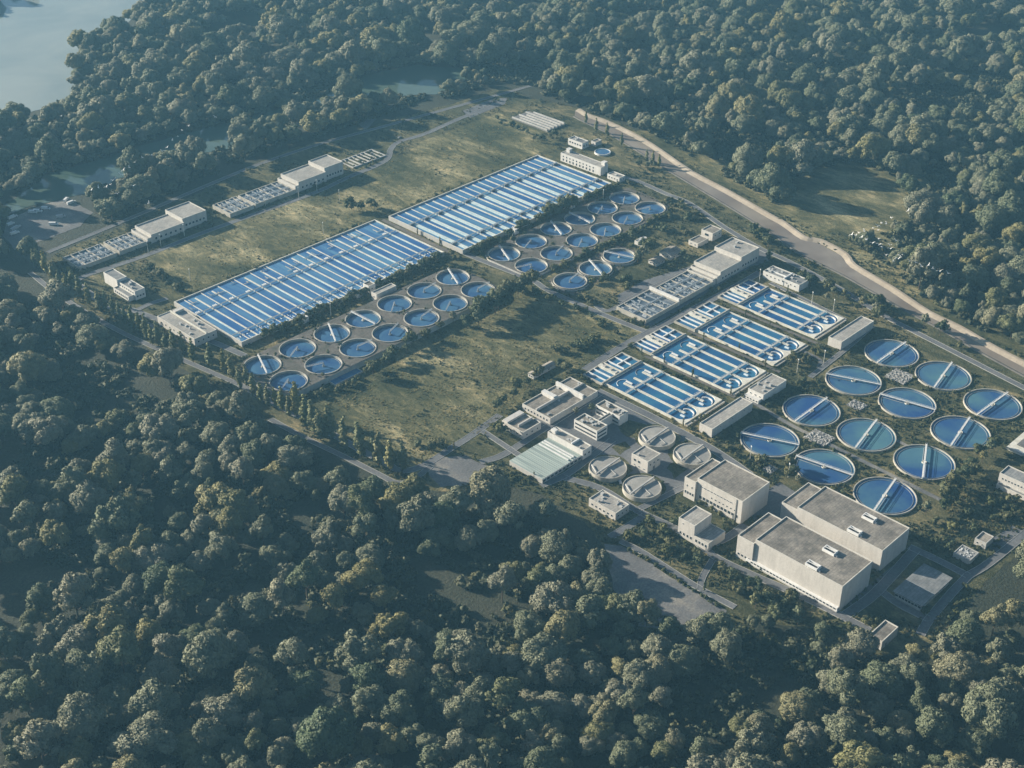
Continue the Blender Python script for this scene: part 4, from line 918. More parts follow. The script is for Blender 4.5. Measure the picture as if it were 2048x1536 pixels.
# rubble-filled square beds between the big tanks
for W, N, E, S, lab in (((1603, 872), (1638, 855), (1670, 880), (1645, 893), 'square bed of pale rubble between three big round tanks'), ((1765, 749), (1800, 735), (1828, 753), (1806, 771), 'square bed of pale rubble below the topmost big tank'), ((1690, 806), (1715, 797), (1734, 813), (1718, 822), 'small grey rubble bed beside the steep-bridged tanks'), ((1523, 938), (1540, 928), (1556, 937), (1541, 948), 'little pale slab in bushes left of the lower big tanks')):
    R = rect(.8, W, N, E, S); cx, cy = (R[0]+R[1])/2, (R[2]+R[3])/2; sx, sy = (R[1]-R[0])/2, (R[3]-R[2])/2; BLOCK_R.append(R)
    root = thing('rubble_bed', lab, 'rubble bed', (cx, cy, 0))
    mb = MB(); mb.box(-sx, sx, -sy, sy, 0, .7); mb.build('slab', 'gravel', root)
    mb = MB()
    for i in range(int(sx*sy*2.2)):
        x, y = rnd.uniform(-sx, sx-.8), rnd.uniform(-sy, sy-.8); mb.box(x, x+rnd.uniform(.3, 1.0), y, y+rnd.uniform(.3, 1.0), .7, .7+rnd.uniform(.1, .7))
    tag(mb.build('rubble', 'conc', root), kind='stuff')

# ------------------------------------------------------------------ light masts
mb = MB(); mb.cyl(0, 0, .28, .16, 0, 11, 8); pole_me = mb.mesh('pole', 'cream'); mb = MB(); mb.box(-.9, .9, -.25, .25, 10.7, 11.1, 0, True, True); head_me = mb.mesh('lamp_head', 'white')
MS = [((647, 468), 'pale lamp mast in the meadow just above the near striped basin'), ((381, 562), 'pale lamp mast in the meadow near the head house'), ((531, 412), 'lamp mast by the riverside filter beds, middle'), ((598, 397), 'lamp mast in front of the far riverside filter house'),
      ((634, 382), 'lamp mast right of the far riverside filter house step'), ((679, 402), 'lamp mast at the upper meadow path end'), ((297, 507), 'lamp mast by the lower riverside filter bed'), ((322, 492), 'lamp mast left of the near riverside filter house'), ((369, 472), 'lamp mast in front of the near riverside filter house'),
      ((662, 632), 'lamp mast between the near striped basin and raised tanks'), ((1206, 402), 'lamp mast at the corner of the far striped basin'), ((1025, 476), 'lamp mast beside the far striped basin hedge'), ((1518.6, 563), 'lamp mast left of the white bar building'),
      ((1623, 609), 'lamp mast beside the farthest aeration basin, middle'), ((1666, 624), 'lamp mast at the outer corner of the farthest aeration basin'), ((1594, 745), 'lamp mast in scrub below the third aeration basin'), ((1647, 727), 'lamp mast in scrub near the far pump house'), ((1500, 920), 'lamp mast under the leftmost big round tank'), ((1576, 955), 'lamp mast left of the lower big round tanks')]
for p, lab in MS:
    q = at(*p); root = thing('lamp_mast', lab, 'lamp mast', (q.x, q.y, 0), 'pale lamp masts'); link('pole', pole_me, root); link('lamp_head', head_me, root, (0, 0, 0), .8)

# ------------------------------------------------------------------ vegetation meshes
ico = bmesh.new(); bmesh.ops.create_icosphere(ico, subdivisions=1, radius=1)
ICO_V = np.array([v.co[:] for v in ico.verts]); ICO_F = [[v.index for v in f.verts] for f in ico.faces]; ico.free()
def leaf_mesh(name, seed, lobes, leaf, dens, m, jitter=.5, sub=10, zmin=-.55):
    """crown: leaf-sized faces spread over clumps on lobes, plus dark-free inner cores of the same leaves"""
    r = np.random.default_rng(seed); V = []; F = []; base = 0
    lobeN = []; C = np.array([l[:3] for l in lobes]); ctr = C.mean(0); Rr = np.array([l[3] for l in lobes]); pts = []; nrm = []
    for (cx, cy, cz, rr) in lobes:
        bumps = []
        for _ in range(sub):
            d = r.normal(size=3); d /= np.linalg.norm(d)
            if d[2] < zmin: d[2] *= -1
            bumps.append((np.array((cx, cy, cz))+d*rr*r.uniform(.66, .82)*np.array((1, 1, .95)), rr*r.uniform(.27, .40)))
        for c, br in bumps:
            n = int(dens*br*br*4)
            d = r.normal(size=(n, 3)); d /= np.linalg.norm(d, axis=1)[:, None]
            p = c+d*br*r.uniform(.82, 1.28, size=(n, 1))
            keep = np.ones(n, bool)
            for c2, r2 in bumps:
                keep &= np.linalg.norm(p-c2, axis=1) > r2*.72
            keep &= np.linalg.norm(p-np.array((cx, cy, cz)), axis=1) > rr*.62
            for k in range(len(lobes)): keep &= np.linalg.norm(p-C[k], axis=1) > Rr[k]*.72
            pts.append(p[keep]); nrm.append(d[keep]); q = p[keep]-np.array((cx, cy, cz)); q2 = p[keep]-ctr; lobeN.append(d[keep]*.55+q/np.linalg.norm(q, axis=1)[:, None]*.6+q2/np.linalg.norm(q2, axis=1)[:, None]*.35)
    P = np.concatenate(pts); D = np.concatenate(nrm)
    N = D+r.normal(size=D.shape)*jitter*.6; N /= np.linalg.norm(N, axis=1)[:, None]
    T = np.cross(N, r.normal(size=N.shape)); T /= np.linalg.norm(T, axis=1)[:, None]; B = np.cross(N, T)
    s = leaf*r.uniform(.55, 1.35, size=(len(P), 1)); e = s*r.uniform(.55, 1.0, size=(len(P), 1))
    Q = np.stack([P-T*s-B*e*.4, P-B*e, P+T*s+B*e*.3, P+B*e], 1)
    V = Q.reshape(-1, 3); F = np.arange(len(V)).reshape(-1, 4).tolist()
    VN = np.repeat(np.concatenate(lobeN)+r.normal(size=D.shape)*.42, 4, 0); VN /= np.linalg.norm(VN, axis=1)[:, None]
    V = V.tolist()
    for (cx, cy, cz, rr) in lobes:
        b = len(V); V += (ICO_V*rr*.70+np.array((cx, cy, cz))).tolist(); F += [[i+b for i in f] for f in ICO_F]
    me = bpy.data.meshes.new(name); me.from_pydata(V, [], F); me.materials.append(M[m]); me.update()
    cn = np.tile(ICO_V, (len(lobes), 1)); me.normals_split_custom_set_from_vertices(np.concatenate([VN, cn]).tolist())
    return me
def trunk_mesh(h, r0, seed, limbs=4):
    mb = MB(); r = random.Random(seed)
    def tube(a, b, ra, rb, n=6):
        a, b = Vector(a), Vector(b); d = (b-a).normalized(); u = d.orthogonal().normalized(); v = d.cross(u)
        A = [a+(u*math.cos(6.2832*i/n)+v*math.sin(6.2832*i/n))*ra for i in range(n)]; B = [b+(u*math.cos(6.2832*i/n)+v*math.sin(6.2832*i/n))*rb for i in range(n)]
        for i in range(n): mb.quad([A[i], A[(i+1) % n], B[(i+1) % n], B[i]])
    tube((0, 0, -.3), (0, 0, h*.35), r0, r0*.75); tube((0, 0, h*.35), (r.uniform(-.4, .4), r.uniform(-.4, .4), h*.75), r0*.75, r0*.25)
    for i in range(limbs):
        t = 6.28*i/limbs+r.uniform(-.4, .4); z = h*r.uniform(.3, .5); k = h*.26
        tube((0, 0, z), (k*math.cos(t), k*math.sin(t), z+h*.22), r0*.5, r0*.15, 5)
    return mb.mesh('trunk', 'bark')
def tree_lobes(seed, R, H, n, squash=.85, low=.32):
    r = random.Random(seed); L = []
    zc = H*(low+1)/2; hz = H*(1-low)/2
    for i in range(n):
        t = 2*math.pi*(i*.618)+r.uniform(-.3, .3); k = math.sqrt((i+.5)/n); zz = (1-k*k)*.75*hz+r.uniform(-.42, .2)*hz
        rr = R*r.uniform(.28, .56)*(1.05-.2*k)
        L.append((R*.72*k*math.cos(t), R*.72*k*math.sin(t), zc+zz*squash, rr))
    L.append((0, 0, zc, R*.5)); return L
TREES = []
for i, (R, H, n, low, leaf) in enumerate([(11.2, 23, 13, .15, .72), (12.5, 24, 16, .14, .76), (9.0, 25, 11, .15, .66), (13.5, 24, 18, .14, .80), (8.2, 20, 9, .15, .62), (11.8, 21, 14, .16, .72), (9.6, 27, 14, .12, .70), (11.5, 22, 7, .2, .66), (7.2, 25, 9, .12, .60), (10.5, 17, 8, .12, .74)]):
    TREES.append((leaf_mesh('crown', 100+i, tree_lobes(40+i, R, H, n, low=low), leaf*.72, 5.2/leaf**2, 'leaf', sub=20), trunk_mesh(H*.85, .38, i), R, H))
def poplar_lobes(seed, R, H):
    r = random.Random(seed); L = []
    for i in range(11):
        t = i/10; rr = R*(.72+.5*math.sin(math.pi*min(1, t*1.05+.12)))*.8; L.append((r.uniform(-.3, .3)*R, r.uniform(-.3, .3)*R, H*(.13+.80*t), rr*(1 if t < .8 else .7)))
    return L
POPS = [(leaf_mesh('crown', 200+i, poplar_lobes(60+i, 2.3, 18), .45, 16, 'leaf_poplar', sub=7), trunk_mesh(12, .25, 30+i, 2)) for i in range(3)]
CYPS = [(leaf_mesh('crown', 230+i, [(0, 0, z, .75) for z in (1.2, 2.2, 3.2, 4.2, 5.2, 6.2)]+[(0, 0, 7.1, .5)], .3, 26, 'leaf_bush', sub=6), trunk_mesh(5, .18, 33+i, 2)) for i in range(2)]
BUSH = []
for i in range(5):
    r = random.Random(80+i); L = [(r.uniform(-1.5, 1.5), r.uniform(-1.5, 1.5), r.uniform(1.0, 2.3), r.uniform(1.0, 1.6)) for _ in range(5)]
    BUSH.append(leaf_mesh('bush', 300+i, L, .36, 13, 'leaf_bush', sub=7, zmin=-.2))
SITET = []
for i, (R, H, n) in enumerate([(4.6, 10.5, 8), (3.8, 9.5, 6), (5.4, 11, 9)]):
    SITET.append((leaf_mesh('crown', 400+i, tree_lobes(440+i, R, H, n, low=.15), .44, 10, 'leaf_bush' if i != 1 else 'leaf', sub=9), trunk_mesh(H*.8, .22, 50+i)))
UNDER = []
for i in range(2):
    r = random.Random(180+i); L = [(r.uniform(-2.4, 2.4), r.uniform(-2.4, 2.4), r.uniform(.6, 1.6), r.uniform(1.0, 1.8)) for _ in range(6)]
    UNDER.append(leaf_mesh('undergrowth_clump', 500+i, L, .5, 7, 'leaf_under', sub=6, zmin=-.1))
mb = MB()
for i in range(9):
    t = rnd.uniform(0, 6.28); x, y = rnd.uniform(-.9, .9), rnd.uniform(-.9, .9); h = rnd.uniform(.4, 1.0); dx, dy = .35*math.cos(t), .35*math.sin(t)
    mb.quad([(x-dx, y-dy, 0), (x+dx, y+dy, 0), (x+dx*.6+rnd.uniform(-.3, .3), y+dy*.6, h), (x-dx*.6, y-dy*.6+rnd.uniform(-.3, .3), h)])
TUFT = mb.mesh('grass_tuft', 'straw')

def proto(name, crown, trunk, label, cat, group):
    root = thing(name, label, cat, (0, 0, 0), group); link('trunk', trunk, root); link('crown', crown, root); return root
def place(cache, key, mk, loc, rz, s, label, group):
    if key not in cache:
        o = mk(); cache[key] = o; o.location = loc; o.rotation_euler = (0, 0, rz); o.scale = (s,)*3; o['label'] = label; o['group'] = group; return o
    return dup(cache[key], loc, rz, s, label, group)
CACHE = {}
def put_tree(kind, i, loc, s, label, group):
    nm, lst, cat = {'forest': ('forest_tree', TREES, 'tree'), 'poplar': ('poplar_tree', POPS, 'poplar'), 'cypress': ('cypress_tree', CYPS, 'cypress'), 'site': ('small_tree', SITET, 'tree')}[kind]
    k = (kind, i % len(lst)); c, t = lst[k[1]][:2]
    return place(CACHE, k, lambda: proto(nm, c, t, label, cat, group), loc, rnd.uniform(0, 6.28), s, label, group)
def put_bush(loc, s, label, group):
    o = link('bush', BUSH[rnd.randrange(len(BUSH))], None, loc, rnd.uniform(0, 6.28)); o.scale = (s*rnd.uniform(.85, 1.2), s, s*rnd.uniform(.8, 1.1)); tag(o, label, 'bush', group); return o

def scatter_gn(name, pts, meshes, label, kind='stuff'):
    me = bpy.data.meshes.new(name); me.from_pydata([p[:3] for p in pts], [], [])
    a = me.attributes.new('scl', 'FLOAT_VECTOR', 'POINT'); sr = random.Random(3)
    a.data.foreach_set('vector', [c for p in pts for c in (p[4]*sr.uniform(.85, 1.15), p[4]*sr.uniform(.85, 1.15), p[4]*sr.uniform(.8, 1.2))])
    for an, ty, k in (('rot', 'FLOAT', 3), ('var', 'INT', 5)):
        a = me.attributes.new(an, ty, 'POINT'); a.data.foreach_set('value', [p[k] for p in pts])
    o = link(name, me); o['kind'] = kind; o['label'] = label
    ng = bpy.data.node_groups.new(name, 'GeometryNodeTree')
    ng.interface.new_socket('Geometry', in_out='INPUT', socket_type='NodeSocketGeometry'); ng.interface.new_socket('Geometry', in_out='OUTPUT', socket_type='NodeSocketGeometry')
    nd = ng.nodes; gi, go = nd.new('NodeGroupInput'), nd.new('NodeGroupOutput'); lk = ng.links.new
    ip = nd.new('GeometryNodeInstanceOnPoints'); jn = nd.new('GeometryNodeJoinGeometry')
    for ob in meshes:
        oi = nd.new('GeometryNodeObjectInfo'); oi.transform_space = 'ORIGINAL'; oi.inputs['Object'].default_value = ob; oi.inputs['As Instance'].default_value = True
        lk(oi.outputs['Geometry'], jn.inputs[0])
    def attr(n, ty):
        a = nd.new('GeometryNodeInputNamedAttribute'); a.data_type = ty; a.inputs['Name'].default_value = n; return a.outputs['Attribute']
    cx = nd.new('ShaderNodeCombineXYZ'); lk(attr('rot', 'FLOAT'), cx.inputs[2])
    lk(gi.outputs[0], ip.inputs['Points']); lk(jn.outputs[0], ip.inputs['Instance']); ip.inputs['Pick Instance'].default_value = True
    lk(attr('var', 'INT'), ip.inputs['Instance Index']); lk(cx.outputs[0], ip.inputs['Rotation']); lk(attr('scl', 'FLOAT_VECTOR'), ip.inputs['Scale'])
    lk(ip.outputs[0], go.inputs[0])
    md = o.modifiers.new('scatter', 'NODES'); md.node_group = ng
    return o

# ------------------------------------------------------------------ forest
CLEAR = [(105, 402, 85, 18), (222, 378, 24, 26), (438, 320, 24, 26), (830, 208, 60, 14), (1766, 1325, 32, 26), (1870, 1290, 40, 14), (150, 560, 60, 20), (60, 950, 90, 30), (230, 800, 130, 30), (740, 955, 120, 28), (1690, 405, 105, 50), (620, 1300, 120, 35), (330, 1010, 60, 18), (650, 880, 60, 22), (1640, 450, 60, 30), (1880, 215, 120, 22), (1350, 1170, 60, 30),
         (60, 620, 30, 26), (800, 1110, 60, 25), (150, 1190, 90, 24), (480, 1190, 110, 30), (960, 1250, 70, 25), (1050, 160, 60, 14), (1990, 1210, 90, 26), (1150, 1400, 60, 16), (250, 1330, 60, 18), (1600, 1350, 60, 18)]
FB = [(-100, 545), (80, 520), (95, 500), (210, 452), (400, 360), (540, 300), (680, 262), (780, 226), (930, 188), (1000, 160), (1060, 178), (1140, 208), (1180, 226), (1256, 246), (1338, 288), (1434, 340), (1552, 406), (1640, 440), (1720, 500),
      (1785, 535), (1840, 590), (1925, 645), (2140, 738), (2160, 1060), (2050, 1135), (1985, 1200), (1905, 1280), (1850, 1322), (1790, 1325), (1700, 1305), (1600, 1268), (1500, 1248), (1455, 1280), (1330, 1275), (1258, 1240), (1222, 1195), (1196, 1140), (1150, 1080), (1075, 1040), (985, 1016), (900, 1024),
      (800, 1004), (700, 955), (600, 908), (480, 842), (380, 782), (250, 704), (120, 624), (20, 596)]
def in_forest(px, py):
    if inside(px, py, FB): return False
    for p in WATERS:
        if inside(px, py-4, p): return False
    if -10 < px < 205 and 385 < py < 530 and inside(px, py, [(-10, 500), (5, 440), (70, 405), (140, 386), (205, 425), (195, 470), (110, 505), (30, 530)]): return False
    for cx, cy, rx, ry in CLEAR:
        n = noise.noise(Vector((px*.02, py*.03, 3)))*.5
        if ((px-cx)/(rx*1.2))**2+((py-cy)/(ry*1.5))**2 < 1+n: return False
    return True
cands = []
grid = {}
fr = random.Random(11)
for px, py, v, s in ((1292, 1262, 6, .8), (1338, 1282, 2, .85), (1388, 1296, 4, 1.0), (1428, 1286, 5, .8), (1312, 1325, 0, .9), (1362, 1345, 3, .8), (1236, 1250, 0, .85), (1196, 1150, 5, .7), (1450, 1330, 1, .8), (1262, 1250, 8, .9)):
    q = at(px, py); k = proj((q.x, q.y, 0))[2]; r = TREES[v][2]*s
    cands.append((q.x, q.y, s, v, px, py, k, r)); grid.setdefault((int(q.x//12), int(q.y//12)), []).append((q.x, q.y, r))
def ok_grid(x, y, r):
    gx, gy = int(x//12), int(y//12)
    for i in range(gx-2, gx+3):
        for j in range(gy-2, gy+3):
            for (a, b, c) in grid.get((i, j), ()):
                if (x-a)**2+(y-b)**2 < ((r+c)*.73)**2: return False
    return True
fr = random.Random(11)
tries = 0
RTg, FWg = Vector((RT.x, RT.y)), Vector((math.cos(AZ), math.sin(AZ)))
while tries < 90000:
    tries += 1
    d = math.sqrt(fr.uniform(380**2, 2150**2)); lat = fr.uniform(-1, 1)*(d*.405+75)
    p = Vector((CAM.x, CAM.y))+FWg*d+RTg*lat
    px, py, k = proj((p.x, p.y, 0))
    if not in_forest(px, py): continue
    if not free(p.x, p.y, 3.0): continue
    nz = noise.noise(Vector((p.x*.012, p.y*.012, 0)))
    if nz < -.33: continue
    v = fr.choices(range(10), [4, 3, 4, 2, 5, 3, 3, 4, 4, 4])[0]
    s = fr.choice((.6, .8, .95, 1.08, 1.28))*fr.uniform(.9, 1.1)*(1.0+.10*nz)
    if fr.random() < .30: s *= .68
    if nz < -.2: s *= .75
    r = TREES[v][2]*s
    if not ok_grid(p.x, p.y, r): continue
    grid.setdefault((int(p.x//12), int(p.y//12)), []).append((p.x, p.y, r))
    cands.append((p.x, p.y, s, v, px, py, k, r))
vis = [c for c in cands if -20 < c[4] < 2068 and 0 < c[5] < 1590]
vis.sort(key=lambda c: -c[7]/c[6])
top = set(id(c) for c in vis[:290])
def zone(px, py):
    if py > 1150:
        return 'in the bottom-left corner wood' if px < 500 else 'in the wood along the bottom, left of the grey yard' if px < 1180 else 'in the wood below the grey yard' if px < 1560 else 'in the dark wood below the gatehouse and pavilion'
    if px < 700: return 'in the deep wood left of the meadow corner'
    if px < 1250: return 'in the wood under the glasshouse and forest lodge'
    return 'at the right edge of the plant'
SIZE = lambda r: 'small round' if r < 5.5 else 'medium round' if r < 7.5 else 'broad spreading'
for c in cands:
    if id(c) in top:
        lab = f'{SIZE(c[7])} leafy tree {zone(c[4], c[5])}'
        o = put_tree('forest', c[3], (c[0], c[1], 0), c[2], lab, 'single forest trees'); o.scale = (c[2]*fr.uniform(.85, 1.15), c[2]*fr.uniform(.85, 1.15), c[2]*fr.uniform(.78, 1.22))
rest = [(c[0], c[1], 0, fr.uniform(0, 6.28), c[2], c[3]) for c in cands if id(c) not in top]
srcs = [next(ch for ch in CACHE[('forest', i)].children if ch.name.startswith('crown')) for i in range(10)]
scatter_gn('forest', rest, srcs, 'dense hazy forest around the plant, behind the lake and canal')
und = []
for _ in range(34000):
    d = math.sqrt(fr.uniform(400**2, 1500**2)); lat = fr.uniform(-1, 1)*(d*.40+30)
    p = Vector((CAM.x, CAM.y))+FWg*d+RTg*lat; px, py, k = proj((p.x, p.y, 0))
    if inside(px, py, FB) or any(inside(px, py, q) for q in WATERS) or not free(p.x, p.y, 2): continue
    if noise.noise(Vector((p.x*.03, p.y*.03, 9))) < -.3 or ((px-1690)/135)**2+((py-405)/75)**2 < 1: continue
    if 0 < px < 205 and 385 < py < 530: continue
    und.append((p.x, p.y, 0, fr.uniform(0, 6.28), fr.choice((.6, .9, 1.2, 1.7))*fr.uniform(.8, 1.2), fr.randrange(2)))
ub = [link('bush', UNDER[i], None, (*at(x, y).xy, 0)) for i, (x, y) in enumerate(((420, 985), (1310, 1290)))]
for o, l in zip(ub, ('low dark shrub in the deep left wood', 'low dark shrub at the lower edge of the grey yard')): tag(o, l, 'bush')
scatter_gn('undergrowth', und, ub, 'dark undergrowth on the forest floor')
print('trees', len(cands), 'under', len(und))

# ------------------------------------------------------------------ poplars and cypresses
POPX = [(71, 535), (79, 537), (107.5, 562), (121, 577), (147, 580), (162, 595), (179, 610), (200, 622), (212, 622), (252, 650), (266, 657), (294, 677), (305, 690), (332, 702), (349, 707), (366, 705), (387, 725), (422, 737), (449, 747), (464, 757), (480, 776), (493, 772), (508, 792), (565, 824), (578, 832), (612, 858), (628, 868), (92, 548), (135, 588), (228, 632), (240, 640), (280, 665), (318, 694), (522, 805), (536, 812), (552, 815),
        (594, 834), (641, 881), (656, 878), (664, 878), (689, 897), (721, 914), (749, 921), (758, 930), (781.5, 944), (806, 942)]
for i, p in enumerate(POPX):
    q = at(*p)
    w_ = 'by the riverside filter beds' if p[0] < 130 else 'in the row by the west office' if p[0] < 230 else 'in the row by the head house' if p[0] < 460 else 'below the raised round tanks' if p[0] < 600 else 'in the row at the bottom corner of the dry meadow'
    put_tree('poplar', i, (q.x, q.y, 0), rnd.uniform(.95, 1.25)*(1.35 if p[0] > 590 else 1), f'slim tall poplar {w_}', 'poplars along the forest road')
for i, p in enumerate([(1178, 243), (1198, 260), (1220, 269), (1249, 289), (1299, 319), (1311, 324), (1324, 331)]):
    q = at(p[0]-6, p[1]+4); put_tree('poplar', i, (q.x, q.y, 0), rnd.uniform(.72, .84), f'{ORD[i]} slim poplar from the top along the canal', 'poplars along the canal')
CY = [((1384, 755), 'on the lower side of the front aeration basin'), ((1478, 700), 'between the second and third aeration basins, middle'), ((1406.5, 682), 'between the second and third basins, upper part'), ((1490, 634), 'between the third and farthest basins, upper part'), ((1328, 727), 'between the front and second basins, upper part'), ((1386, 752), 'between the front and second basins, middle'),
      ((1461, 790), 'at the lower corner of the second basin'), ((1283, 710), 'beside the intake of the second basin'), ((1575, 584), 'between the farthest basin and the white bar building'), ((1539, 654), 'between the third and farthest basins, lower part'), ((1366, 853), 'at the lowest corner of the front basin'), ((1530, 735), 'at the lower corner of the third basin'),
      ((1159, 750), 'at the corner of the front intake basin'), ((1340, 1130), 'at the upper edge of the grey yard'), ((1408, 1182), 'at the lower end of the grey yard'), ((908, 898), 'at the road fork by the meadow, upper'), ((844, 928), 'at the road by the meadow corner, lower'), ((950, 920), 'above the small parking ground'), ((926, 913), 'just left of the parking ground hedge'), ((835, 470), 'in the gap between the striped basins, upper'), ((880, 489), 'in the gap between the striped basins, lower'), ((1068, 958), 'at the lower corner of the glasshouse')]
for i, (p, wh) in enumerate(CY):
    q = at(*p); put_tree('cypress', i, (q.x, q.y, 0), rnd.uniform(.75, 1.05), f'thin dark cypress {wh}', 'thin dark cypresses')

# ------------------------------------------------------------------ trees and bushes inside the plant
def along(pxs, step, jit, fn, mg=1.5):
    P = [at(*p).xy for p in pxs]; n = 0
    for a, b in zip(P, P[1:]):
        L_ = (b-a).length; k = max(1, int(L_/step))
        for i in range(k):
            q = a.lerp(b, (i+rnd.random())/k)+Vector((rnd.uniform(-jit, jit), rnd.uniform(-jit, jit)))
            if free(q.x, q.y, mg): fn(q)
G1 = 'trees and bushes inside the plant'
T = lambda lab, lo, hi: (lambda q: put_tree('site', rnd.randrange(3), (q.x, q.y, 0), 1.3*rnd.uniform(lo, hi), lab, 'small trees inside the plant'))
Bq = lambda lab, lo, hi: (lambda q: put_bush((q.x, q.y, 0), 1.2*rnd.uniform(lo, hi), lab, 'bushes inside the plant'))
for RB, lab in ((RL, 'leafy tree in the hedge under the near striped basin'), (RR, 'leafy tree in the hedge under the far striped basin')):
    x = RB[0]+4
    while x < RB[1]-3:
        x += rnd.uniform(3.2, 6.0)
        if rnd.random() < .16: x += rnd.uniform(4, 12)
        y = RB[2]-rnd.uniform(3.2, 6.5)
        if free(x, y, .6): put_tree('site', rnd.randrange(3), (x, y, 0), rnd.uniform(.6, 1.05), lab, 'small trees inside the plant')
        if rnd.random() < .35:
            y = RB[2]-rnd.uniform(8, 13)
            if free(x, y, .6): put_bush((x, y, 0), rnd.uniform(.8, 1.4), 'bush in front of the hedge under the striped basins', 'bushes inside the plant')
along([(1085, 440), (1120, 425), (1150, 408)], 4, 2.5, T('larger leafy tree beside the far striped basin and small tanks', .8, 1.05), .8)
along([(560, 805), (625, 795), (690, 775), (725, 755)], 5, 3, Bq('dark bush below the raised round tanks', .8, 1.4))
along([(735, 750), (800, 712), (850, 672), (905, 645)], 8, 4, T('tree on the meadow edge of the raised round tanks', .6, .95))
along([(930, 665), (950, 655), (975, 635), (1010, 610), (1040, 590), (1065, 575)], 4.5, 5, T('tall tree at the top corner of the dry meadow', .95, 1.4))
along([(1040, 585), (1110, 605), (1190, 640), (1245, 672)], 9, 4, Bq('dark bush on the path side of the dry meadow', .9, 1.7))
along([(1115, 708), (1150, 695), (1205, 680)], 4, 4, Bq('dark bush clump at the right end of the dry meadow', 1.0, 1.9))
along([(880, 905), (900, 880), (840, 900)], 10, 6, Bq('low dark bush at the bottom tip of the dry meadow', 1.0, 1.8))
along([(955, 880), (985, 868), (1010, 880)], 5, 4, T('tree between the meadow road and workshop annex', .6, .95))
along([(980, 900), (1005, 905), (1020, 890)], 6, 4, T('tree between the meadow road and workshop annex', .5, .8))
along([(1000, 820), (1030, 790), (1045, 775), (1075, 755)], 6, 3, T('small tree on the meadow side of the workshop', .5, .85))
along([(1105, 745), (1120, 735), (1140, 745)], 5, 3, T('small tree behind the narrow ribbed-roof shed', .55, .8))
along([(1155, 835), (1165, 815), (1185, 830)], 7, 2, T('small tree in the court of the zigzag office', .5, .7), .8)
along([(690, 418), (720, 425), (750, 422), (735, 412)], 5, 4, T('tree clump at the meadow end of the gap between striped basins', .6, .9))
along([(785, 448), (840, 478), (900, 505)], 6, 2.5, Bq('bush in the gap between the striped basins', .6, 1.1), .6)
along([(285, 540), (320, 560), (360, 590)], 4.5, 1.5, T('hedge tree behind the west office', .45, .7))
along([(320, 545), (300, 530)], 5, 3, Bq('bush beside the west office hedge', .8, 1.3))
along([(370, 600), (430, 575), (560, 520), (660, 478), (740, 445)], 9, 1.5, Bq('bush along the meadow side of the near striped basin', .6, 1.3), .3)
along([(785, 425), (900, 380), (1060, 315)], 12, 1.5, Bq('bush along the meadow side of the far striped basin', .5, 1.0), .3)
along([(1250, 455), (1300, 440), (1350, 430), (1400, 440)], 6, 6, Bq('bush in scrub beyond the far group of small tanks', .9, 1.7))
along([(1240, 480), (1280, 462), (1330, 460), (1385, 465)], 6, 6, Bq('bush in scrub beyond the far group of small tanks', .9, 1.7))
along([(1100, 545), (1170, 510), (1240, 478), (1290, 455)], 5, 2, Bq('bush between the far small tanks and the loose three', .8, 1.4), .5)
along([(1265, 530), (1285, 515), (1300, 500)], 5, 4, T('tree beside the last loose small tank', .75, 1.05))
along([(1180, 575), (1225, 558), (1265, 560), (1240, 590)], 7, 5, Bq('bush between the loose tanks and filter beds', .9, 1.6))
along([(1180, 600), (1150, 600), (1215, 618)], 6, 3, Bq('bush between the loose tanks and filter beds', .8, 1.4))
along([(1330, 540), (1360, 525), (1375, 512)], 6, 3, Bq('bush behind the gabled houses', .8, 1.4))
along([(1240, 640), (1270, 650), (1290, 648)], 5, 2, Bq('bush at the low end of the filter beds', .8, 1.3))
along([(1505, 470), (1530, 490), (1555, 505), (1535, 520)], 5, 4, T('tree between filter house and canal road', .6, .95))
along([(1450, 450), (1480, 468), (1510, 480)], 7, 4, Bq('bush by the canal road above the filter house', .9, 1.6))
along([(1600, 562), (1640, 575), (1680, 598), (1650, 600)], 5, 4, T('tree right of the white bar building', .55, .9))
along([(1730, 620), (1750, 612), (1765, 640), (1740, 632)], 5, 4, T('tree behind the far pump house', .6, .95))
along([(1835, 650), (1860, 655), (1885, 675)], 6, 3, T('round tree on the canal bank at the right', .75, 1.05), 0)
along([(1910, 690), (1960, 712), (2030, 745)], 9, 3, Bq('bush along the canal road at the right', .9, 1.7), 0)
along([(1600, 532), (1680, 575), (1760, 610), (1830, 645)], 9, 1.5, Bq('bush between canal and canal road', .8, 1.5), .3)
along([(1400, 385), (1480, 430), (1550, 480)], 10, 2, Bq('bush between canal and canal road', .7, 1.4), .3)
along([(1575, 690), (1600, 715), (1640, 700), (1630, 760), (1600, 775)], 6, 6, Bq('bush in scrub below the third aeration basin', .8, 1.5))
along([(1545, 745), (1565, 735), (1590, 725)], 5, 3, T('tree at the corner of the third aeration basin', .5, .75), .6)
along([(1450, 845), (1480, 860), (1465, 880)], 8, 3, Bq('bush beside the leftmost big round tank', .7, 1.2))
along([(1510, 925), (1550, 950), (1590, 965), (1570, 935)], 5, 5, T('tree behind the windowed hall roof', .45, .75))
along([(1450, 915), (1500, 940)], 7, 3, Bq('bush behind the windowed hall', .8, 1.3))
for c in BIGC:
    for k in range(4):
        a = rnd.uniform(-2.6, .3); q = c.xy+Vector((math.cos(a), math.sin(a)))*rnd.uniform(21.6, 24)
        if free(q.x, q.y, .8): put_bush((q.x, q.y, 0), rnd.uniform(.35, .75), 'low scrubby bush around the rims of the big round tanks', 'bushes inside the plant')
along([(1985, 890), (1945, 950), (1900, 1000), (1855, 1035)], 6, 4, T('grey-green tree in the row below the right big tanks', .6, 1.0))
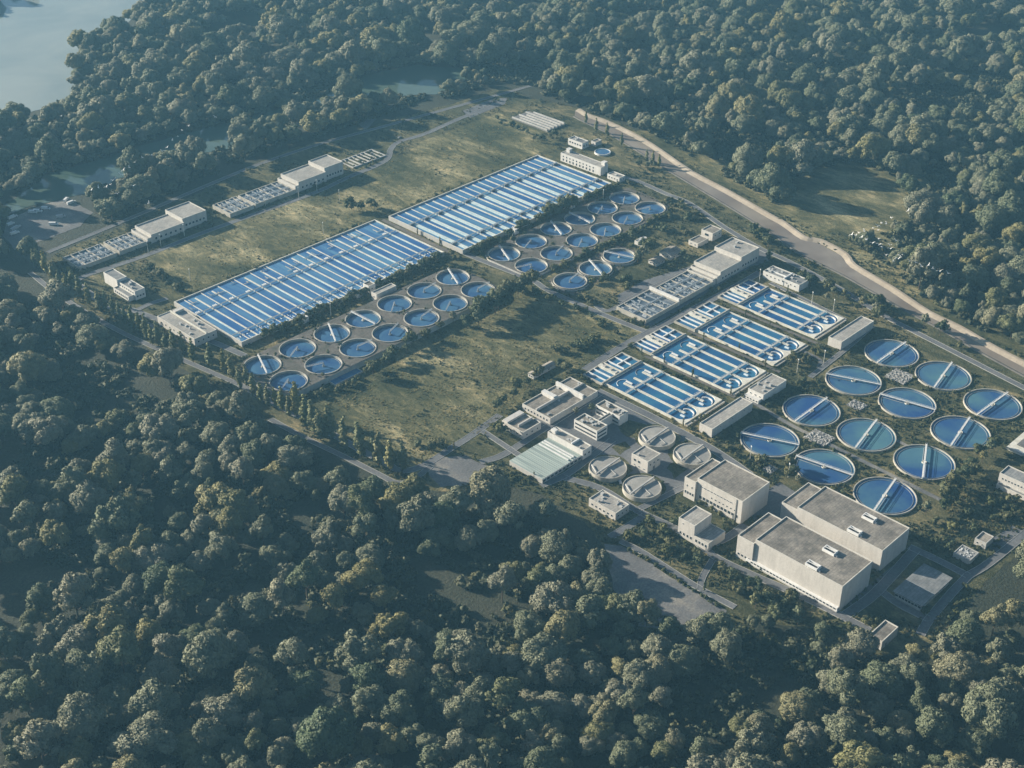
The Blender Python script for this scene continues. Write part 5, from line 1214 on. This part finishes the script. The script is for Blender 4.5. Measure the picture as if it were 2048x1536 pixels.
along([(1900, 1010), (1960, 1030), (2040, 1060), (1980, 1010), (2040, 1000)], 9, 5, Bq('bush in the striped scrub field at the right edge', .8, 1.7))
along([(1870, 1050), (1930, 1070), (1950, 1060)], 7, 4, Bq('bush behind the middle hall end', .8, 1.5))
along([(1250, 1065), (1300, 1080), (1360, 1110), (1400, 1130)], 4.5, 6, Bq('bush on the bank above the grey yard', .9, 1.7), .5)
along([(1290, 1045), (1330, 1065), (1345, 1040)], 5, 4, Bq('bush left of the control house', .9, 1.5), .5)
along([(1250, 1095), (1340, 1150), (1440, 1218)], 4.0, .6, Bq('clipped bush of the hedge along the grey yard', .45, .7), -1.5)
along([(1440, 1130), (1500, 1165), (1600, 1215), (1560, 1215), (1480, 1180)], 5, 6, Bq('bush on the slope below the front hall', .9, 1.8), .5)
along([(1480, 1200), (1530, 1235), (1600, 1250)], 7, 6, T('tree on the slope below the front hall', .7, 1.1), .5)
along([(1440, 1050), (1470, 1062), (1450, 1040)], 5, 2, Bq('bush between control house and windowed hall', .6, 1.1), .4)
along([(1360, 990), (1400, 1010), (1440, 1035)], 5, 2, Bq('bush at the foot of the windowed hall', .5, 1.0), .3)
along([(1700, 1238), (1730, 1248), (1720, 1275)], 6, 3, Bq('bush around the gatehouse', .7, 1.4), .5)
along([(1900, 1185), (1930, 1165), (1870, 1225), (1800, 1225)], 8, 3, Bq('bush around the pavilion lawn', .6, 1.1), .5)
along([(1275, 335), (1300, 340), (1310, 330), (1290, 325)], 4.5, 3, T('pale tree in the grove beside the upper canal', .45, .65))
along([(1050, 265), (1075, 285), (1110, 275)], 6, 4, T('small tree near the derelict foundation', .45, .7))
along([(990, 240), (1010, 250), (1040, 262)], 6, 4, Bq('bush at the top end of the upper meadow', .8, 1.5))
along([(1215, 375), (1240, 368), (1260, 370)], 5, 2, Bq('bush at the corner house', .7, 1.2))
along([(1330, 395), (1380, 425), (1410, 445)], 8, 6, Bq('bush beside the upper canal road', .7, 1.4))

# scrub over the rough ground of the plant
MEAD = [[(290, 545), (300, 505), (560, 405), (690, 360), (800, 320), (840, 285), (1000, 225), (1130, 290), (1075, 308), (775, 428), (750, 436), (345, 600)], [(585, 800), (700, 760), (850, 660), (960, 590), (1060, 565), (1290, 668), (1180, 720), (1050, 790), (1010, 850), (900, 905), (830, 935), (720, 890), (640, 850)]]
YARDS = [[(1208, 1088), (1245, 1092), (1330, 1145), (1455, 1222), (1448, 1268), (1268, 1275), (1225, 1190)], [(845, 935), (872, 915), (930, 912), (985, 935), (965, 965), (880, 975)], [(1065, 840), (1200, 785), (1290, 836), (1390, 882), (1450, 920), (1390, 975), (1290, 1010), (1230, 960), (1195, 930), (1170, 905), (1100, 870)], [(1486, 1005), (1560, 965), (1600, 990), (1560, 1030), (1545, 1060)], [(1820, 1097), (1936, 1152), (1858, 1240), (1700, 1230)], [(1235, 590), (1290, 560), (1520, 490), (1540, 520), (1480, 545), (1300, 655), (1240, 625)]]
sp = []; nb = 0
while len(sp) < 12000:
    px, py = rnd.uniform(60, 2080), rnd.uniform(170, 1330)
    if not inside(px, py, SITE): continue
    inm = any(inside(px, py, m_) for m_ in MEAD)
    if inm and rnd.random() < .80: continue
    if any(inside(px, py, y_) for y_ in YARDS): continue
    q = at(px, py)
    nz = noise.noise(Vector((q.x*.03, q.y*.03, 21)))
    if nz < -.18 or not free(q.x, q.y, .3): continue
    sp.append((q.x, q.y, (4.9 if any((q.x-x)**2+(q.y-y)**2 < 250 for x, y in plat_a) else 1.6 if any((q.x-x)**2+(q.y-y)**2 < 250 for x, y in plat_b) else 0), rnd.uniform(0, 6.28), rnd.uniform(.14, .46)*(1.9 if nz > .2 and rnd.random() < .4 else 1)*(.6 if inm else 1), rnd.randrange(5)))
sb = []
for i in range(5):
    q = at(1560+i*9, 1196+i*5); sb.append(tag(link('bush', BUSH[i], None, (q.x, q.y, 0)), 'low bush in the row on the slope under the front hall', 'bush', 'bushes inside the plant'))
scatter_gn('scrub', sp, sb, 'low scrub and weeds over the rough ground of the plant')

for lx, ly, lr in LAWNS[0]:
    for k in range(7):
        t = rnd.uniform(0, 6.28); x, y = lx+14.3*math.cos(t), ly+14.3*math.sin(t)
        if free(x, y, .3): put_bush((x, y, 0), rnd.uniform(.35, .7), 'small bush on the lawn ring around the grey covered tanks', 'bushes inside the plant')
# grass tufts on the meadows and banks
gp = []
polys = [[(290, 545), (560, 405), (840, 285), (1000, 225), (1110, 285), (775, 428), (750, 436), (345, 600)], [(640, 805), (850, 680), (960, 600), (1060, 572), (1280, 668), (1050, 790), (1010, 850), (900, 905), (830, 925)], [(1602, 470), (1690, 510), (1800, 595), (1900, 630), (1740, 500), (1690, 470)], [(1890, 1000), (2048, 960), (2048, 1060), (1900, 1070)], [(1400, 1100), (1600, 1205), (1480, 1190)], [(1250, 1065), (1400, 1130), (1350, 1120)]]
for poly, n in zip(polys, (6000, 8000, 2000, 2000, 1200, 800)):
    xs, ys = [p[0] for p in poly], [p[1] for p in poly]; k = 0
    while k < n:
        k += 1; px, py = rnd.uniform(min(xs), max(xs)), rnd.uniform(min(ys), max(ys))
        if not inside(px, py, poly): continue
        q = at(px, py)
        if noise.noise(Vector((q.x*.05, q.y*.05, 5))) < -.1: continue
        gp.append((q.x, q.y, .05, rnd.uniform(0, 6.28), rnd.uniform(.35, .85), 0))
gt = link('grass', TUFT, None, (*at(905, 780).xy, .08)); tag(gt, kind='stuff'); gt['label'] = 'tuft of dry grass in the middle of the dry meadow'
scatter_gn('grass', gp, [gt], 'dry grass and weeds over the meadows')

# ------------------------------------------------------------------ birds
mb = MB()
P = [(-.55, 0, 0), (-.1, .16, .02), (.5, .06, .02), (.75, 0, 0), (.5, -.06, .02), (-.1, -.16, .02)]
mb.quad(P); mb.quad([(p[0], p[1]*.9, -.16) for p in P][::-1])
for i in range(6): a, b = P[i], P[(i+1) % 6]; mb.quad([a, b, (b[0], b[1]*.9, -.16), (a[0], a[1]*.9, -.16)])
bird_me = mb.mesh('bird', 'white')
wings = []
for s in (-1, 1):
    mb = MB(); q = [(-.15, .12*s, .0), (.35, .12*s, .0), (.25, .8*s, .55), (-.05, .85*s, .5)]; q2 = [(-.05, .85*s, .5), (.25, .8*s, .55), (-.12, 1.55*s, .5), (-.28, 1.5*s, .47)]
    for a in (q, q2): mb.quad(a if s > 0 else a[::-1]); mb.quad([(x, y, z-.04) for x, y, z in (a[::-1] if s > 0 else a)])
    wings.append(mb.mesh('wing', 'white'))
BL = [(122, 232), (430, 234), (377, 252), (364, 261), (356, 273), (345, 280), (334, 295), (325, 302), (304, 310), (285, 315), (270, 324), (259, 335), (247, 340), (241, 349), (231, 356), (225, 361), (220, 369), (212, 374), (197, 374), (182, 380), (235, 387), (267, 371), (297, 406)]
BR = [(1816, 421), (1782, 435), (1763, 446), (1772, 447), (1755, 452), (1756, 460), (1746, 456), (1728, 462), (1703, 469), (1711, 470), (1717, 465), (1723, 474), (1733, 479), (1745, 486), (1757, 477), (1758, 489), (1764, 494), (1780, 490), (1781, 497), (1793, 481), (1772, 510), (1801, 511), (1787, 522), (1797, 517), (1820, 522), (1832, 525), (1842, 532), (1857, 530), (1866, 537), (1880, 542), (1896, 546)]
for lst, lab, gr in ((BL, 'white bird flying low over the riverside trees', 'white birds over the riverside trees'), (BR, 'white bird flying over the clearing beyond the canal', 'white birds beyond the canal')):
    for p in lst:
        z = 36+rnd.uniform(-2, 6); q = at(*p, z); root = tag(link('bird', bird_me, None, q, rnd.uniform(0, 6.28)), lab, 'bird', gr); root.scale = (rnd.uniform(1.3, 1.8),)*3
        root.rotation_euler.x = rnd.uniform(-.6, .6)
        for w_ in wings: link('wing', w_, root)

# ------------------------------------------------------------------ vehicles in the yards
def vehicle(label, px, py, rz, L_, col, van=True):
    q = at(px, py); root = thing('parked_van' if van else 'parked_car', label, 'van' if van else 'car', (q.x, q.y, .13), 'vehicles parked by the river' if van else None, rz)
    wd, hh = (2.2, 2.6) if van else (1.8, 1.45)
    mb = MB(); a = L_/2
    prof = [(-a, .4), (-a, hh*.97), (-a+.15, hh), (a*.45, hh), (a*.72, hh*.62), (a, hh*.52), (a, .4)] if van else [(-a, .35), (-a, .85), (-a*.75, .95), (-a*.5, hh), (a*.2, hh), (a*.5, .95), (a, .8), (a, .35)]
    for s in (-1, 1): mb.quad([(x, s*wd/2*(1 if z < hh*.6 else .93), z) for x, z in (prof if s < 0 else prof[::-1])])
    for i in range(len(prof)):
        (x0, z0), (x1, z1) = prof[i], prof[(i+1) % len(prof)]; f = lambda z: wd/2*(1 if z < hh*.6 else .93)
        mb.quad([(x0, f(z0), z0), (x1, f(z1), z1), (x1, -f(z1), z1), (x0, -f(z0), z0)])
    mb.build('body', col, root)
    mb = MB(); s_ = prof[3:5] if van else prof[4:6]; (x0, z0), (x1, z1) = s_
    mb.quad([(x0+.06, -wd*.4, z0-.04), (x0+.06, wd*.4, z0-.04), (x1+.03, wd*.42, z1+.05), (x1+.03, -wd*.42, z1+.05)]); mb.build('windscreen', 'glass', root)
    for sx in (-.62, .62):
        for sy in (-1, 1):
            mb = MB(); n = 12
            P = [(sx*a+.38*math.cos(6.2832*i/n), .38+.38*math.sin(6.2832*i/n)) for i in range(n)]
            mb.quad([(x, sy*(wd/2+.02), z) for x, z in (P if sy < 0 else P[::-1])])
            for i in range(n): b, c = P[i], P[(i+1) % n]; mb.quad([(b[0], sy*(wd/2+.02), b[1]), (c[0], sy*(wd/2+.02), c[1]), (c[0], sy*(wd/2-.25), c[1]), (b[0], sy*(wd/2-.25), b[1])])
            mb.build('wheel', 'dark', root)
for args in (('white van at the upper end of the riverside yard, by the water', 133, 401, .6, 8, 'white'), ('long white van just below the uppermost one in the riverside yard', 143, 407, .1, 9, 'white'), ('white van in the left trio of the riverside yard', 66, 426, -.9, 8, 'white'), ('middle white van of the trio in the riverside yard', 76, 424, -.9, 8, 'white'), ('right white van of the trio in the riverside yard', 92, 419, -.9, 8, 'white'),
             ('grey van alone in the middle of the riverside yard', 122, 435, -.5, 8, 'metal'), ('white van at the left side of the riverside yard', 26, 436, .1, 9, 'white'), ('white van left of the long grey one in the riverside yard', 22, 450, .2, 7, 'white'), ('grey van at the lower left of the riverside yard', 32, 458, .3, 11, 'metal'), ('white van near the lower trees of the riverside yard', 108, 450, -.8, 8, 'white'), ('white van near the lowest corner of the riverside yard', 30, 468, 0, 8, 'white')):
    vehicle(*args)
vehicle('dark car at the bend of the upper road', 799, 276, .2, 4.6, 'roof_dark', False)
vehicle('grey car on the asphalt beside the valve house', 1240, 965, .9, 4.6, 'metal', False)

# ------------------------------------------------------------------ air
hz = MB(); hz.box(-1560, 1960, -1560, 1960, -2, HC+8, 0, True, True)
hm = bpy.data.materials.new('haze'); hm.use_nodes = True; hn = hm.node_tree; hn.nodes.remove(hn.nodes['Principled BSDF'])
pv = hn.nodes.new('ShaderNodeVolumePrincipled'); pv.inputs['Color'].default_value = (.27, .64, .93, 1); pv.inputs['Density'].default_value = HAZE; pv.inputs['Anisotropy'].default_value = .1
hn.links.new(pv.outputs[0], hn.nodes['Material Output'].inputs['Volume'])
o = hz.build('haze', hm); tag(o, kind='stuff'); o['label'] = 'pale blue haze filling the air over the plant'
